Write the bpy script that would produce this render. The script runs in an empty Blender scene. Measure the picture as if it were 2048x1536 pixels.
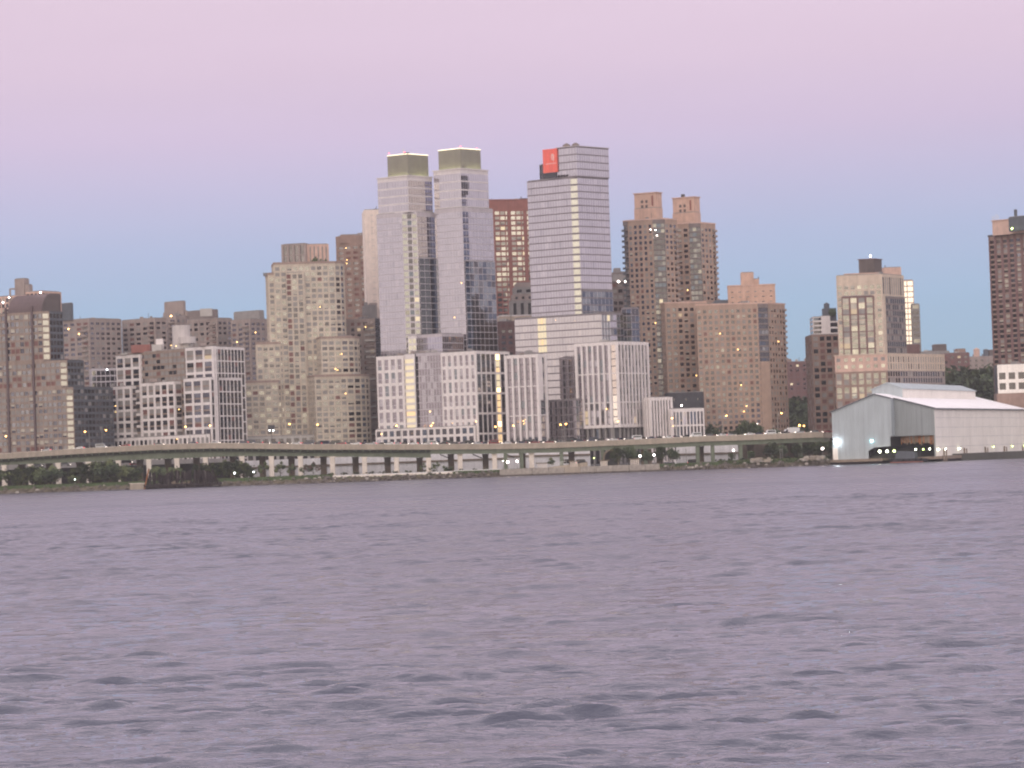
import bpy, math, random
import numpy as np
from mathutils import Matrix, Vector
random.seed(11)
rng = random.Random(5)
sc = bpy.context.scene
COL = sc.collection
R = math.radians

# ------------------------------------------------------------------ camera geometry
F = 5600.0; CAMH = 6.5
PITCH = math.atan(157 / F); ROLL = R(-2.0)
CM = Matrix.Rotation(math.pi / 2 + PITCH, 3, 'X') @ Matrix.Rotation(ROLL, 3, 'Z')

def ray(px, py):
    return CM @ Vector((px - 1024, 768 - py, -F))

def at(px, py, Y):
    """point at distance Y (metres across the river) seen at photo pixel px, py"""
    d = ray(px, py); t = Y / d.y
    return Vector((d.x * t, Y, CAMH + d.z * t))

def v2(p): return Vector((p[0], p[1]))

def hit(px, py, P, d):
    """plan intersection of the sight line through a pixel with the line P + a d"""
    r = ray(px, py); rx, ry = r.x, r.y
    # P + a d = t r
    det = d[0] * (-ry) - d[1] * (-rx)
    a = (-P[0] * (-ry) - (-P[1]) * (-rx)) / det
    return Vector((P[0] + a * d[0], P[1] + a * d[1]))

def proj(p):
    q = CM.transposed() @ (Vector(p) - Vector((0, 0, CAMH)))
    return 1024 + F * q.x / -q.z, 768 - F * q.y / -q.z

# ------------------------------------------------------------------ materials
MATS = {}
def nodes(name):
    m = bpy.data.materials.new(name); m.use_nodes = True
    MATS[name] = m
    nt = m.node_tree
    return m, nt, nt.nodes['Principled BSDF']

def wallmat(name, rgb, rough=.85, var=.10, scale=.35, streak=.10, spec=.3):
    m, nt, p = nodes(name)
    tc = nt.nodes.new('ShaderNodeTexCoord')
    n = nt.nodes.new('ShaderNodeTexNoise'); n.inputs['Scale'].default_value = scale
    n.inputs['Detail'].default_value = 5
    nt.links.new(tc.outputs['Object'], n.inputs['Vector'])
    mp = nt.nodes.new('ShaderNodeMapping'); mp.inputs['Scale'].default_value = (.9, .9, .04)
    n2 = nt.nodes.new('ShaderNodeTexNoise'); n2.inputs['Scale'].default_value = 1.0
    n2.inputs['Detail'].default_value = 3
    nt.links.new(tc.outputs['Object'], mp.inputs['Vector']); nt.links.new(mp.outputs['Vector'], n2.inputs['Vector'])
    def rngmap(src, amt):
        r = nt.nodes.new('ShaderNodeMapRange')
        r.inputs['From Min'].default_value = .3; r.inputs['From Max'].default_value = .7
        r.inputs['To Min'].default_value = 1 - amt; r.inputs['To Max'].default_value = 1 + amt
        nt.links.new(src, r.inputs['Value']); return r.outputs['Result']
    mul = nt.nodes.new('ShaderNodeMath'); mul.operation = 'MULTIPLY'
    nt.links.new(rngmap(n.outputs['Fac'], var), mul.inputs[0]); nt.links.new(rngmap(n2.outputs['Fac'], streak), mul.inputs[1])
    vm = nt.nodes.new('ShaderNodeVectorMath'); vm.operation = 'SCALE'
    vm.inputs[0].default_value = rgb
    nt.links.new(mul.outputs[0], vm.inputs['Scale'])
    nt.links.new(vm.outputs['Vector'], p.inputs['Base Color'])
    p.inputs['Roughness'].default_value = rough
    p.inputs['Specular IOR Level'].default_value = spec
    return m

def glassmat(name, tint, rough=.05, wav=.02, var=.12):
    """coated reflective facade glass"""
    m, nt, p = nodes(name)
    p.inputs['Metallic'].default_value = 1.0
    p.inputs['Roughness'].default_value = rough
    tc = nt.nodes.new('ShaderNodeTexCoord')
    n = nt.nodes.new('ShaderNodeTexNoise'); n.inputs['Scale'].default_value = .45; n.inputs['Detail'].default_value = 2
    nt.links.new(tc.outputs['Object'], n.inputs['Vector'])
    b = nt.nodes.new('ShaderNodeBump'); b.inputs['Strength'].default_value = .5; b.inputs['Distance'].default_value = wav
    nt.links.new(n.outputs['Fac'], b.inputs['Height']); nt.links.new(b.outputs['Normal'], p.inputs['Normal'])
    n2 = nt.nodes.new('ShaderNodeTexNoise'); n2.inputs['Scale'].default_value = .3; n2.inputs['Detail'].default_value = 4
    nt.links.new(tc.outputs['Object'], n2.inputs['Vector'])
    r = nt.nodes.new('ShaderNodeMapRange'); r.inputs['From Min'].default_value = .3; r.inputs['From Max'].default_value = .7
    r.inputs['To Min'].default_value = 1 - var; r.inputs['To Max'].default_value = 1 + var
    nt.links.new(n2.outputs['Fac'], r.inputs['Value'])
    vm = nt.nodes.new('ShaderNodeVectorMath'); vm.operation = 'SCALE'; vm.inputs[0].default_value = tint
    nt.links.new(r.outputs['Result'], vm.inputs['Scale']); nt.links.new(vm.outputs['Vector'], p.inputs['Base Color'])
    return m

def plain(name, rgb, rough=.6, metal=0., spec=.4):
    m, nt, p = nodes(name)
    p.inputs['Base Color'].default_value = (*rgb, 1); p.inputs['Roughness'].default_value = rough
    p.inputs['Metallic'].default_value = metal; p.inputs['Specular IOR Level'].default_value = spec
    return m

def emit(name, rgb, s):
    m, nt, p = nodes(name)
    p.inputs['Base Color'].default_value = (.1, .1, .1, 1)
    p.inputs['Emission Color'].default_value = (*rgb, 1); p.inputs['Emission Strength'].default_value = s
    return m

# glass
glassmat('glass_podium', (.33, .30, .325), .05, .012, .08)
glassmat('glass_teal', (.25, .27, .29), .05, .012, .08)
glassmat('glass_cream', (.34, .35, .345), .05, .012, .08)
glassmat('glass_tower', (.53, .505, .535), .05, .012, .06)
glassmat('glass_tower_grey', (.48, .46, .49), .05, .012, .06)
glassmat('glass_tower_pale', (.58, .55, .575), .05, .012, .06)
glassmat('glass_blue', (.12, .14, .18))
glassmat('glass_window', (.20, .20, .21), .08, .03, .25)
glassmat('glass_window_pale', (.30, .30, .29), .08, .03, .25)
glassmat('glass_window_bright', (.50, .50, .47), .08, .03, .15)
glassmat('glass_window_dark', (.12, .115, .125), .08, .03, .25)
wallmat('blind', (.50, .46, .39), .5, .15)
wallmat('blind_grey', (.29, .27, .26), .5, .15)
wallmat('curtain_red', (.20, .09, .08), .6, .2)
glassmat('glass_mirror', (.92, .92, .90), .04, .01, .05)
emit('lit_warm', (1.0, .66, .32), 1.15)
emit('lit_cream', (1.0, .80, .50), .9)
emit('lit_dim', (1.0, .72, .42), .55)
emit('lit_point', (1.0, .58, .20), 7)
emit('lit_strong', (1.0, .66, .30), 4.0)

# walls
wallmat('vault_plum', (.135, .095, .098), .7, .08)
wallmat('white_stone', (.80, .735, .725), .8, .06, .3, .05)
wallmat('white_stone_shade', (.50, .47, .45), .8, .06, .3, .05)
wallmat('beige_stone', (0.58, 0.5, 0.415), .85, .10)
wallmat('beige_trim', (0.36, 0.26, 0.225), .85, .10)
wallmat('brown_glazed', (0.31, 0.235, 0.195), .7, .12)
wallmat('brown_dark', (0.13, 0.105, 0.1), .8, .12)
wallmat('maroon', (0.2, 0.115, 0.11), .8, .12)
wallmat('red_brick', (0.3, 0.125, 0.105), .85, .12)
wallmat('brown_brick', (0.31, 0.215, 0.18), .9, .12)
wallmat('grey_brown', (0.34, 0.275, 0.255), .9, .12)
wallmat('grey_brown_dark', (0.22, 0.18, 0.172), .9, .12)
wallmat('orange_brick', (0.44, 0.31, 0.245), .9, .10)
wallmat('orange_brick_pale', (0.6, 0.4, 0.315), .9, .10)
wallmat('cream_panel', (.86, .73, .65), .8, .08)
wallmat('pink_stone', (0.62, 0.43, 0.36), .9, .10)
wallmat('tan_stone', (0.6, 0.49, 0.4), .9, .10)
wallmat('taupe_stone', (0.3, 0.255, 0.225), .9, .10)
wallmat('dull_grey', (0.29, 0.27, 0.265), .85, .12)
wallmat('charcoal', (.055, .055, .065), .6, .15)
wallmat('slate', (.10, .11, .13), .6, .15)
wallmat('mullion_lilac', (.52, .47, .50), .45, .05)
wallmat('mullion_dark', (0.21, 0.18, 0.195), .5, .08)
wallmat('mullion_pale', (.72, .66, .66), .5, .05)
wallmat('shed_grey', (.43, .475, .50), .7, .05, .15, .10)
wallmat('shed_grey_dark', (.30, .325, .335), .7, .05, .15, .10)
wallmat('shed_cream', (.90, .84, .78), .75, .05, .15, .08)
wallmat('roof_white', (.95, .91, .92), .6, .05, .15, .05)
wallmat('drum_grey', (.56, .51, .50), .7, .06)
wallmat('roof_dark', (.10, .09, .09), .9, .15)
wallmat('roof_grey', (.26, .24, .24), .9, .15)
wallmat('louver', (.29, .27, .205), .5, .10, .5, .05)
wallmat('concrete', (.40, .34, .28), .9, .12)
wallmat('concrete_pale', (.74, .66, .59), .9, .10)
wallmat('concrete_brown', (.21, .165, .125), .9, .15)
wallmat('steel_green', (.155, .18, .13), .65, .15)
wallmat('steel_green_dark', (.05, .062, .045), .7, .15)
wallmat('rust_dark', (.030, .020, .021), .9, .35, 1.5)
wallmat('rust', (.30, .12, .05), .9, .45, 1.0)
wallmat('timber', (.27, .21, .165), .95, .3, 1.0)
wallmat('stone_wall', (.36, .32, .285), .95, .25, .8)
wallmat('rock', (.13, .11, .10), .95, .35, .8)
wallmat('rock_pale', (.42, .38, .34), .95, .25, .8)
wallmat('earth', (.12, .10, .07), .95, .3, .3)
wallmat('asphalt', (.05, .05, .052), .9, .15, .4)
wallmat('city_ground', (.09, .09, .085), .95, .2, .05)
wallmat('grass_green', (.045, .07, .022), .95, .3, .4)
wallmat('white_paint', (.74, .72, .72), .6, .06)
wallmat('fence_white', (.86, .83, .84), .55, .06, .4)
wallmat('bark', (.06, .045, .035), .95, .2)
wallmat('leaf_dark', (0.045, 0.066, 0.03), .8, .3, 1.5)
wallmat('leaf_mid', (0.085, 0.11, 0.045), .8, .3, 1.5)
wallmat('leaf_light', (0.13, 0.15, 0.06), .8, .3, 1.5)
wallmat('leaf_red', (0.12, 0.075, 0.055), .8, .3, 1.5)
wallmat('sign_red', (.92, .17, .13), .6, .05)
wallmat('sign_mark', (.95, .60, .55), .6, .05)
plain('pole_metal', (.30, .29, .28), .5, .6)
plain('pole_dark', (.06, .06, .06), .6, .3)
plain('tyre', (.012, .012, .012), .9)
plain('car_glass', (.02, .025, .03), .08, 0, .8)
for nm, c in dict(car_white=(.72, .72, .72), car_silver=(.42, .43, .45), car_black=(.012, .012, .015), car_navy=(.02, .03, .07),
                  car_red=(.20, .025, .03), car_grey=(.12, .12, .13)).items():
    plain(nm, c, .25, 0, .6)
emit('lamp_orange', (1.0, .50, .13), 13)
emit('lamp_white', (.92, .97, 1.0), 12)
emit('lamp_pink', (1.0, .86, .80), 12)
emit('lamp_flood', (.85, .95, 1.0), 45)
emit('lamp_cyan', (.50, .95, 1.0), 18)
emit('lamp_green', (.75, 1.0, .30), 10)
emit('lamp_green_white', (.95, 1.0, .72), 16)
emit('tail_red', (1.0, .06, .08), 3.5)
emit('head_white', (1.0, .85, .75), 8)
emit('beacon_red', (1.0, .12, .16), 7)
emit('rim_glow', (1.0, .88, .62), 2.2)
emit('cap_flood', (.90, .95, .50), 17.0)

# ------------------------------------------------------------------ mesh builder
class MB:
    def __init__(s): s.v = []; s.f = []; s.m = []; s.names = []
    def mi(s, mat):
        if mat not in s.names: s.names.append(mat)
        return s.names.index(mat)
    def face(s, pts, mat):
        i = len(s.v); s.v += [tuple(p) for p in pts]; s.f.append(tuple(range(i, i + len(pts)))); s.m.append(s.mi(mat))
    def hexa(s, b, t, mat, skip=()):
        """b, t: four bottom / top corners counter-clockwise seen from above"""
        i = len(s.v); s.v += [tuple(p) for p in b] + [tuple(p) for p in t]; k = s.mi(mat)
        fs = [(3, 2, 1, 0), (4, 5, 6, 7), (0, 1, 5, 4), (1, 2, 6, 5), (2, 3, 7, 6), (3, 0, 4, 7)]
        for q, f in enumerate(fs):
            if q in skip: continue
            s.f.append(tuple(i + a for a in f)); s.m.append(k)
    def box(s, x0, x1, y0, y1, z0, z1, mat, rz=0, c=None):
        P = [(x0, y0), (x1, y0), (x1, y1), (x0, y1)]
        if rz:
            c = c or ((x0 + x1) / 2, (y0 + y1) / 2); cs, sn = math.cos(rz), math.sin(rz)
            P = [(c[0] + (x - c[0]) * cs - (y - c[1]) * sn, c[1] + (x - c[0]) * sn + (y - c[1]) * cs) for x, y in P]
        s.hexa([(x, y, z0) for x, y in P], [(x, y, z1) for x, y in P], mat)
    def prism(s, poly, z0, z1, mat, top=None, cap=True, bottom=False):
        n = len(poly)
        for k in range(n):
            a, b = poly[k], poly[(k + 1) % n]
            s.face([(a[0], a[1], z0), (b[0], b[1], z0), (b[0], b[1], z1), (a[0], a[1], z1)], mat)
        if cap: s.face([(p[0], p[1], z1) for p in poly], top or mat)
        if bottom: s.face([(p[0], p[1], z0) for p in reversed(poly)], mat)
    def tube(s, p, q, r, mat, n=6, r2=None):
        p, q = Vector(p), Vector(q); d = (q - p).normalized()
        a = d.orthogonal().normalized(); b = d.cross(a); r2 = r if r2 is None else r2
        P = [p + (a * math.cos(t) + b * math.sin(t)) * r for t in [2 * math.pi * k / n for k in range(n)]]
        Q = [q + (a * math.cos(t) + b * math.sin(t)) * r2 for t in [2 * math.pi * k / n for k in range(n)]]
        for k in range(n):
            s.face([P[k], P[(k + 1) % n], Q[(k + 1) % n], Q[k]], mat)
        s.face(list(reversed(P)), mat); s.face(Q, mat)
    def bar(s, p, q, w, h, mat):
        """rectangular bar from p to q, w wide, h high"""
        p, q = Vector(p), Vector(q); d = (q - p).normalized()
        up = Vector((0, 0, 1))
        if abs(d.z) > .95: up = Vector((0, 1, 0))
        a = d.cross(up).normalized() * w / 2; b = a.cross(d).normalized() * h / 2
        A = [p - a - b, p + a - b, p + a + b, p - a + b]; B = [x + (q - p) for x in A]
        i = len(s.v); s.v += [tuple(x) for x in A + B]; k = s.mi(mat)
        for f in [(0, 1, 2, 3), (7, 6, 5, 4), (0, 4, 5, 1), (1, 5, 6, 2), (2, 6, 7, 3), (3, 7, 4, 0)]:
            s.f.append(tuple(i + x for x in f)); s.m.append(k)
    def cyl(s, c, r, z0, z1, mat, n=16, r2=None):
        r2 = r if r2 is None else r2
        A = [(c[0] + r * math.cos(2 * math.pi * k / n), c[1] + r * math.sin(2 * math.pi * k / n), z0) for k in range(n)]
        B = [(c[0] + r2 * math.cos(2 * math.pi * k / n), c[1] + r2 * math.sin(2 * math.pi * k / n), z1) for k in range(n)]
        for k in range(n): s.face([A[k], A[(k + 1) % n], B[(k + 1) % n], B[k]], mat)
        s.face(B, mat); s.face(list(reversed(A)), mat)
    def ball(s, c, r, mat, n=8):
        c = Vector(c); rings = n // 2
        P = [[c + Vector((math.sin(math.pi * i / rings) * math.cos(2 * math.pi * j / n), math.sin(math.pi * i / rings) * math.sin(2 * math.pi * j / n), -math.cos(math.pi * i / rings))) * r for j in range(n)] for i in range(rings + 1)]
        for i in range(rings):
            for j in range(n):
                q = [P[i][j], P[i][(j + 1) % n], P[i + 1][(j + 1) % n], P[i + 1][j]]
                if i == 0: q = [q[0], q[2], q[3]]
                elif i == rings - 1: q = q[:3]
                s.face(q, mat)
    def mesh(s, name, origin=(0, 0, 0)):
        me = bpy.data.meshes.new(name)
        o = Vector(origin)
        me.from_pydata([(a[0] - o[0], a[1] - o[1], a[2] - o[2]) for a in s.v], [], s.f)
        for nm in s.names: me.materials.append(MATS[nm])
        me.polygons.foreach_set('material_index', s.m)
        me.update()
        return me
    def build(s, name, parent=None, origin=None):
        """links the collected shapes as ONE mesh object; its origin is its thing's base"""
        if origin is None: origin = parent_world(parent) if parent else (0, 0, 0)
        ob = bpy.data.objects.new(name, s.mesh(name, origin)); COL.objects.link(ob)
        if parent: ob.parent = parent
        else: ob.location = origin
        return ob

def parent_world(o):
    l = Vector(o.location)
    while o.parent: o = o.parent; l = l + Vector(o.location)
    return l

def thing(name, label, cat, loc, group=None, rz=0):
    o = bpy.data.objects.new(name, None); COL.objects.link(o)
    o.location = loc; o.rotation_euler = (0, 0, rz); o.empty_display_size = 2
    o['label'] = label; o['category'] = cat
    if group: o['group'] = group
    return o

def dup(root, loc, rz=0, label=None, scale=None, group=None):
    r = root.copy(); COL.objects.link(r); r.location = loc; r.rotation_euler = (0, 0, rz)
    if scale: r.scale = scale
    if label: r['label'] = label
    if group: r['group'] = group
    for ch in list(root.children):
        c = ch.copy(); COL.objects.link(c); c.parent = r
        for g in list(ch.children):
            d = g.copy(); COL.objects.link(d); d.parent = c
    return r

def structure(name, mb, kind='structure'):
    o = mb.build(name); o['kind'] = kind; return o

# ------------------------------------------------------------------ buildings
BUILDINGS = []
SUB = {'cornice', 'roof_unit', 'roof_drum', 'roof_disc', 'roof_house_top', 'stair_house', 'roof_screen', 'roof_light', 'roof_plant', 'mast', 'roof_fan', 'roof_tank', 'roof_shrub', 'chimney', 'antennas', 'terrace_planting', 'light_rim', 'floodlight', 'pipe_frame', 'vent', 'roof_panel', 'roof_lights'}
GZ = 4.0     # street level

def corner(cx, ytop, Y):
    """front corner of a block at a pixel: world point"""
    return at(cx, ytop, Y)

def dl(th): return Vector((-math.cos(R(th)), math.sin(R(th))))
def dr(th): return Vector((math.cos(R(th)), math.sin(R(th))))

def block(cx, lx, rx, ytop, Y, thl=42, thr=48, C=None):
    """footprint from the nearest corner and the pixels where its two faces end (counter-clockwise); top height"""
    P = at(cx, ytop, Y) if C is None else C
    z = P.z; P = v2(P)
    L = hit(lx, ytop + (cx - lx) * .035, P, dl(thl)); Rr = hit(rx, ytop - (rx - cx) * .035, P, dr(thr))
    return [L, P, Rr, L + Rr - P], z

def front(lx, rx, ytop, Y, depth, rot=0, round_r=0, round_l=0, seg=4):
    """camera-facing block: pixels of its front edge, depth in metres, rot turns the right end away"""
    m = (lx + rx) / 2
    C = at(m, ytop, Y); d = Vector((math.cos(R(rot)), math.sin(R(rot)))); P = v2(C)
    a = hit(lx, ytop, P, d); b = hit(rx, ytop, P, d)
    n = Vector((-d.y, d.x))
    poly = []
    def arc(c0, r, a0, a1):
        return [Vector((c0.x + r * math.cos(t), c0.y + r * math.sin(t))) for t in [a0 + (a1 - a0) * k / seg for k in range(seg + 1)]]
    base = math.atan2(d.y, d.x)
    if round_l: poly += arc(a + d * round_l + n * round_l, round_l, base + math.pi, base + 1.5 * math.pi)
    else: poly.append(a)
    if round_r: poly += arc(b - d * round_r + n * round_r, round_r, base - .5 * math.pi, base)
    else: poly.append(b)
    poly += [b + n * depth, a + n * depth]
    return poly, C.z

def chamfer(poly, i, da, db):
    """cuts corner i: da back along the previous edge, db along the next"""
    p = poly[i]; a = poly[i - 1]; b = poly[(i + 1) % len(poly)]
    return poly[:i] + [p + (a - p).normalized() * da, p + (b - p).normalized() * db] + poly[i + 1:]

def shrink(poly, d):
    c = sum(poly, Vector((0, 0))) / len(poly)
    return [p + (c - p).normalized() * d for p in poly]

W_DEF = [('dark', 4), ('sky', 3), ('blind', 3)]
def spec(**k):
    s = dict(bay=3.4, floor=3.1, pw=1.0, sh=1.2, pd=.25, sd=.18, pm='beige_stone', sm=None, core='brown_dark', wins=W_DEF,
             top=1.2, bot=0., every=1, minor=None, msh=.5, mpd=.12, cols=None, rows=None, ew=None, skipc=(), tilt=.012, fields=None)
    s.update(k)
    if s['sm'] is None: s['sm'] = s['pm']
    return s

class Building:
    def __init__(b, name, label, poly, cat='building', group=None):
        c = sum(poly, Vector((0, 0))) / len(poly)
        b.root = thing(name, label, cat, (c.x, c.y, GZ), group)
        b.base = Vector((c.x, c.y, GZ)); b.roof = None; b.wins = []; BUILDINGS.append(b)
    def part(b, name, mb, label=None):
        under = b.roof if name in SUB and b.roof else b.root
        o = mb.build(name, under, b.base)
        if name == 'roof': b.roof = o
        if label: o['label'] = label
        return o
    def tier(b, poly, z0, z1, specs, core='brown_dark', roof='roof_grey', name='wall', rim=None, label=None):
        """one volume with a facade on each edge (specs: one for all, or a list; None = blank)"""
        mb = MB(); mb.prism(poly, z0, z1, core, cap=True)
        n = len(poly)
        if isinstance(specs, dict) or specs is None: specs = [specs] * n
        specs = (list(specs) + [specs[-1]] * n)[:n]
        for k in range(n):
            if specs[k] is not None: b.facade(mb, poly[k], poly[(k + 1) % n], z0, z1, specs[k])
        o = b.part(name, mb, label)
        rm = MB(); q = shrink(poly, .6); rm.prism(q, z1 + .004, z1 + .35, roof)
        b.part('roof', rm)
        if name == 'wall' and z1 > 45 and len(poly) >= 4:
            c = sum(poly, Vector((0, 0))) / n; rr = min((p - c).length for p in poly) * .5
            for k in range(4):
                cm = MB(); a = rng.uniform(0, 6.28); q = c + Vector((math.cos(a), math.sin(a))) * rr * rng.uniform(.2, 1); w_, d_, h_ = rng.uniform(.6, 2.0), rng.uniform(.6, 1.8), rng.uniform(.6, 1.8)
                if k < 3: cm.box(q.x - w_, q.x + w_, q.y - d_, q.y + d_, z1 + .36, z1 + .36 + h_, rng.choice(['dull_grey', 'roof_grey', 'grey_brown', 'white_stone_shade']), a)
                else: cm.tube((q.x, q.y, z1 + .3), (q.x, q.y, z1 + rng.uniform(2, 4)), .12, 'pole_dark', 5)
                b.part('roof_unit' if k < 3 else 'mast', cm)
        if rim:
            pm = MB()
            for k in range(n):
                a, c = poly[k], poly[(k + 1) % n]; u = (c - a); w = u.length; u = u / w; nn = Vector((u.y, -u.x))
                a2 = a - u * 0.0; P = [a2 + nn * .45, c + nn * .45 + u * .45, c - nn * .3, a2 - nn * .3]
                pm.hexa([(p.x, p.y, z1 - .1) for p in P], [(p.x, p.y, z1 + rim[1]) for p in P], rim[0])
            b.part('cornice', pm)
        return o
    def facade(b, mb, A, Bp, z0, z1, S):
        W = (Bp - A).length
        if W < .8: return
        u = (Bp - A) / W; n = Vector((u.y, -u.x))
        def fbox(s0, s1, a, c, o1, mat):
            if s1 - s0 < 1e-3 or c - a < 1e-3: return
            p0 = A + u * s0; p1 = A + u * s1; q1 = p1 - n * .02; q0 = p0 - n * .02; p0 = p0 + n * o1; p1 = p1 + n * o1
            P = [p0, p1, q1, q0]
            mb.hexa([(p.x, p.y, a) for p in P], [(p.x, p.y, c) for p in P], mat, skip=(4,))
        cols = S['cols'] or max(1, round(W / S['bay'])); zb = z0 + S['bot']; zt = z1 - S['top']
        rows = S['rows'] or max(1, round((zt - zb) / S['floor'])); fh = (zt - zb) / rows; bw = W / cols
        pw, sh = S['pw'], S['sh']; ew = pw / 2 if S['ew'] is None else S['ew']
        fbox(0, W, zt, z1, S['sd'], S['sm'])
        if S['bot'] > .01: fbox(0, W, z0, zb, S['sd'], S['sm'])
        for j in range(rows):
            major = (rows - j) % S['every'] == 0
            if major or not S['minor']:
                if j or S['bot'] > .01 or True: fbox(0, W, zb + j * fh, zb + j * fh + sh, S['sd'], S['sm'])
            else: fbox(0, W, zb + j * fh, zb + j * fh + S['msh'], S['mpd'], S['minor'])
        for i in range(cols + 1):
            c = i * bw
            s0, s1 = c - pw / 2, c + pw / 2
            if i == 0: s0, s1 = 0, ew
            if i == cols: s0, s1 = W - ew, W + S['pd'] * .98
            if i in S['skipc']: continue
            fbox(s0, s1, z0, z1 + .002 * (i % 2), S['pd'], S['pm'])
        for j in range(rows):
            major = (rows - j) % S['every'] == 0 or not S['minor']
            wz0 = zb + j * fh + (sh if major else S['msh']); wz1 = zb + (j + 1) * fh
            for i in range(cols):
                s0 = i * bw + (ew if i == 0 else pw / 2); s1 = (i + 1) * bw - (ew if i == cols - 1 else pw / 2)
                if i in S['skipc'] and i: s0 = i * bw
                if s1 - s0 < .25 or wz1 - wz0 < .3: continue
                wl = S['wins']
                if S['fields']: wl = S['fields'](i, j, cols, rows) or wl
                k = rng.choices([w[0] for w in wl], [w[1] for w in wl])[0]
                if k == 'none': continue
                b.wins.append((A + u * s0 + n * .04, u, n, s1 - s0, wz0, wz1, k, S['tilt']))

MULL = ('mullion_dark', .09)
def window_mb(w):
    """one window: its glass, half-drawn blind and the sash bars between"""
    P, u, n, wd, z0, z1, k, tilt = w
    mb = MB(); h = z1 - z0
    t = [rng.uniform(-tilt, tilt) for _ in range(4)]
    def q(s0, s1, a, c, mat, off=0.):
        def pt(s, z):
            o = off + (t[0] + t[1]) * .5 * (s / wd - .5) * 2 + (t[2] + t[3]) * .5 * ((z - z0) / h - .5) * 2
            p = P + u * s + n * o; return (p.x, p.y, z)
        mb.face([pt(s0, a), pt(s1, a), pt(s1, c), pt(s0, c)], mat)
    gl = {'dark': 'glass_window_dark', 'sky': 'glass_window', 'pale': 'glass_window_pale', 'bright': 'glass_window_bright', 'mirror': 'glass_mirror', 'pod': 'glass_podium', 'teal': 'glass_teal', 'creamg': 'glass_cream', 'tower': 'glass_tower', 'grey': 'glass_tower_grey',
          'towerp': 'glass_tower_pale', 'blue': 'glass_blue', 'lit': 'lit_warm', 'cream': 'lit_cream', 'dim': 'lit_dim', 'strong': 'lit_strong',
          'red': 'curtain_red', 'shade': 'blind_grey'}
    if k in ('blind', 'blindp', 'blindr'):
        f = rng.choice([.3, .45, .6, .8, 1.0]) if k != 'blindr' else rng.choice([.5, .7])
        top = 'blind' if k != 'blindr' else 'curtain_red'; bot = 'glass_window_dark' if k != 'blindp' else 'glass_window'
        if f < 1: q(0, wd, z0, z1 - h * f, bot)
        q(0, wd, z1 - h * f, z1, top)
    elif k == 'litsplit':
        q(0, wd * .5, z0, z1, 'lit_dim'); q(wd * .5, wd, z0, z1, 'glass_window_dark')
    else: q(0, wd, z0, z1, gl[k])
    return mb

def merge(a, b):
    o = len(a.v); a.v += b.v; mp = [a.mi(x) for x in b.names]
    a.f += [tuple(o + i for i in f) for f in b.f]; a.m += [mp[i] for i in b.m]

def finish_windows():
    """each window that shows largest is a part of its own (100 per building), the rest one part"""
    bpy.context.view_layer.update()
    dg = bpy.context.evaluated_depsgraph_get(); cam = Vector((0, 0, CAMH)); tot = 0
    for b in BUILDINGS:
        if not b.wins: continue
        sc_ = []
        for i, w in enumerate(b.wins):
            P, u, n, wd, z0, z1, k, t = w
            c = P + u * wd / 2; c = Vector((c.x, c.y, (z0 + z1) / 2)); d = c - cam; L = d.length; d /= L
            cosv = -(d.x * n.x + d.y * n.y)
            px, py = proj(c); s = wd * (z1 - z0) * max(cosv, 0) / L / L
            if cosv <= .02 or not (-5 < px < 2053): s = 0
            if s > 0:
                ok = sc.ray_cast(dg, cam, d, distance=L - .6)[0]
                if ok: s = 0
            sc_.append((s, i))
        vis = sorted([x for x in sc_ if x[0] > 0], reverse=True)
        single = {i for _, i in vis[:100]}
        if len(b.wins) <= 100: single = set(range(len(b.wins)))
        rest = MB()
        for i, w in enumerate(b.wins):
            mb = window_mb(w)
            if i in single: mb.build('window', b.root, b.base); tot += 1
            else: merge(rest, mb)
        if rest.f:
            o = b.part('windows', rest); o['kind'] = 'stuff'
    print('windows as parts:', tot)
# ================================================================== BUILDINGS (left to right)
def on_line(px, py, C, d): return hit(px, py, v2(C), d)
def zat(px, py, Y): return at(px, py, Y).z

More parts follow.
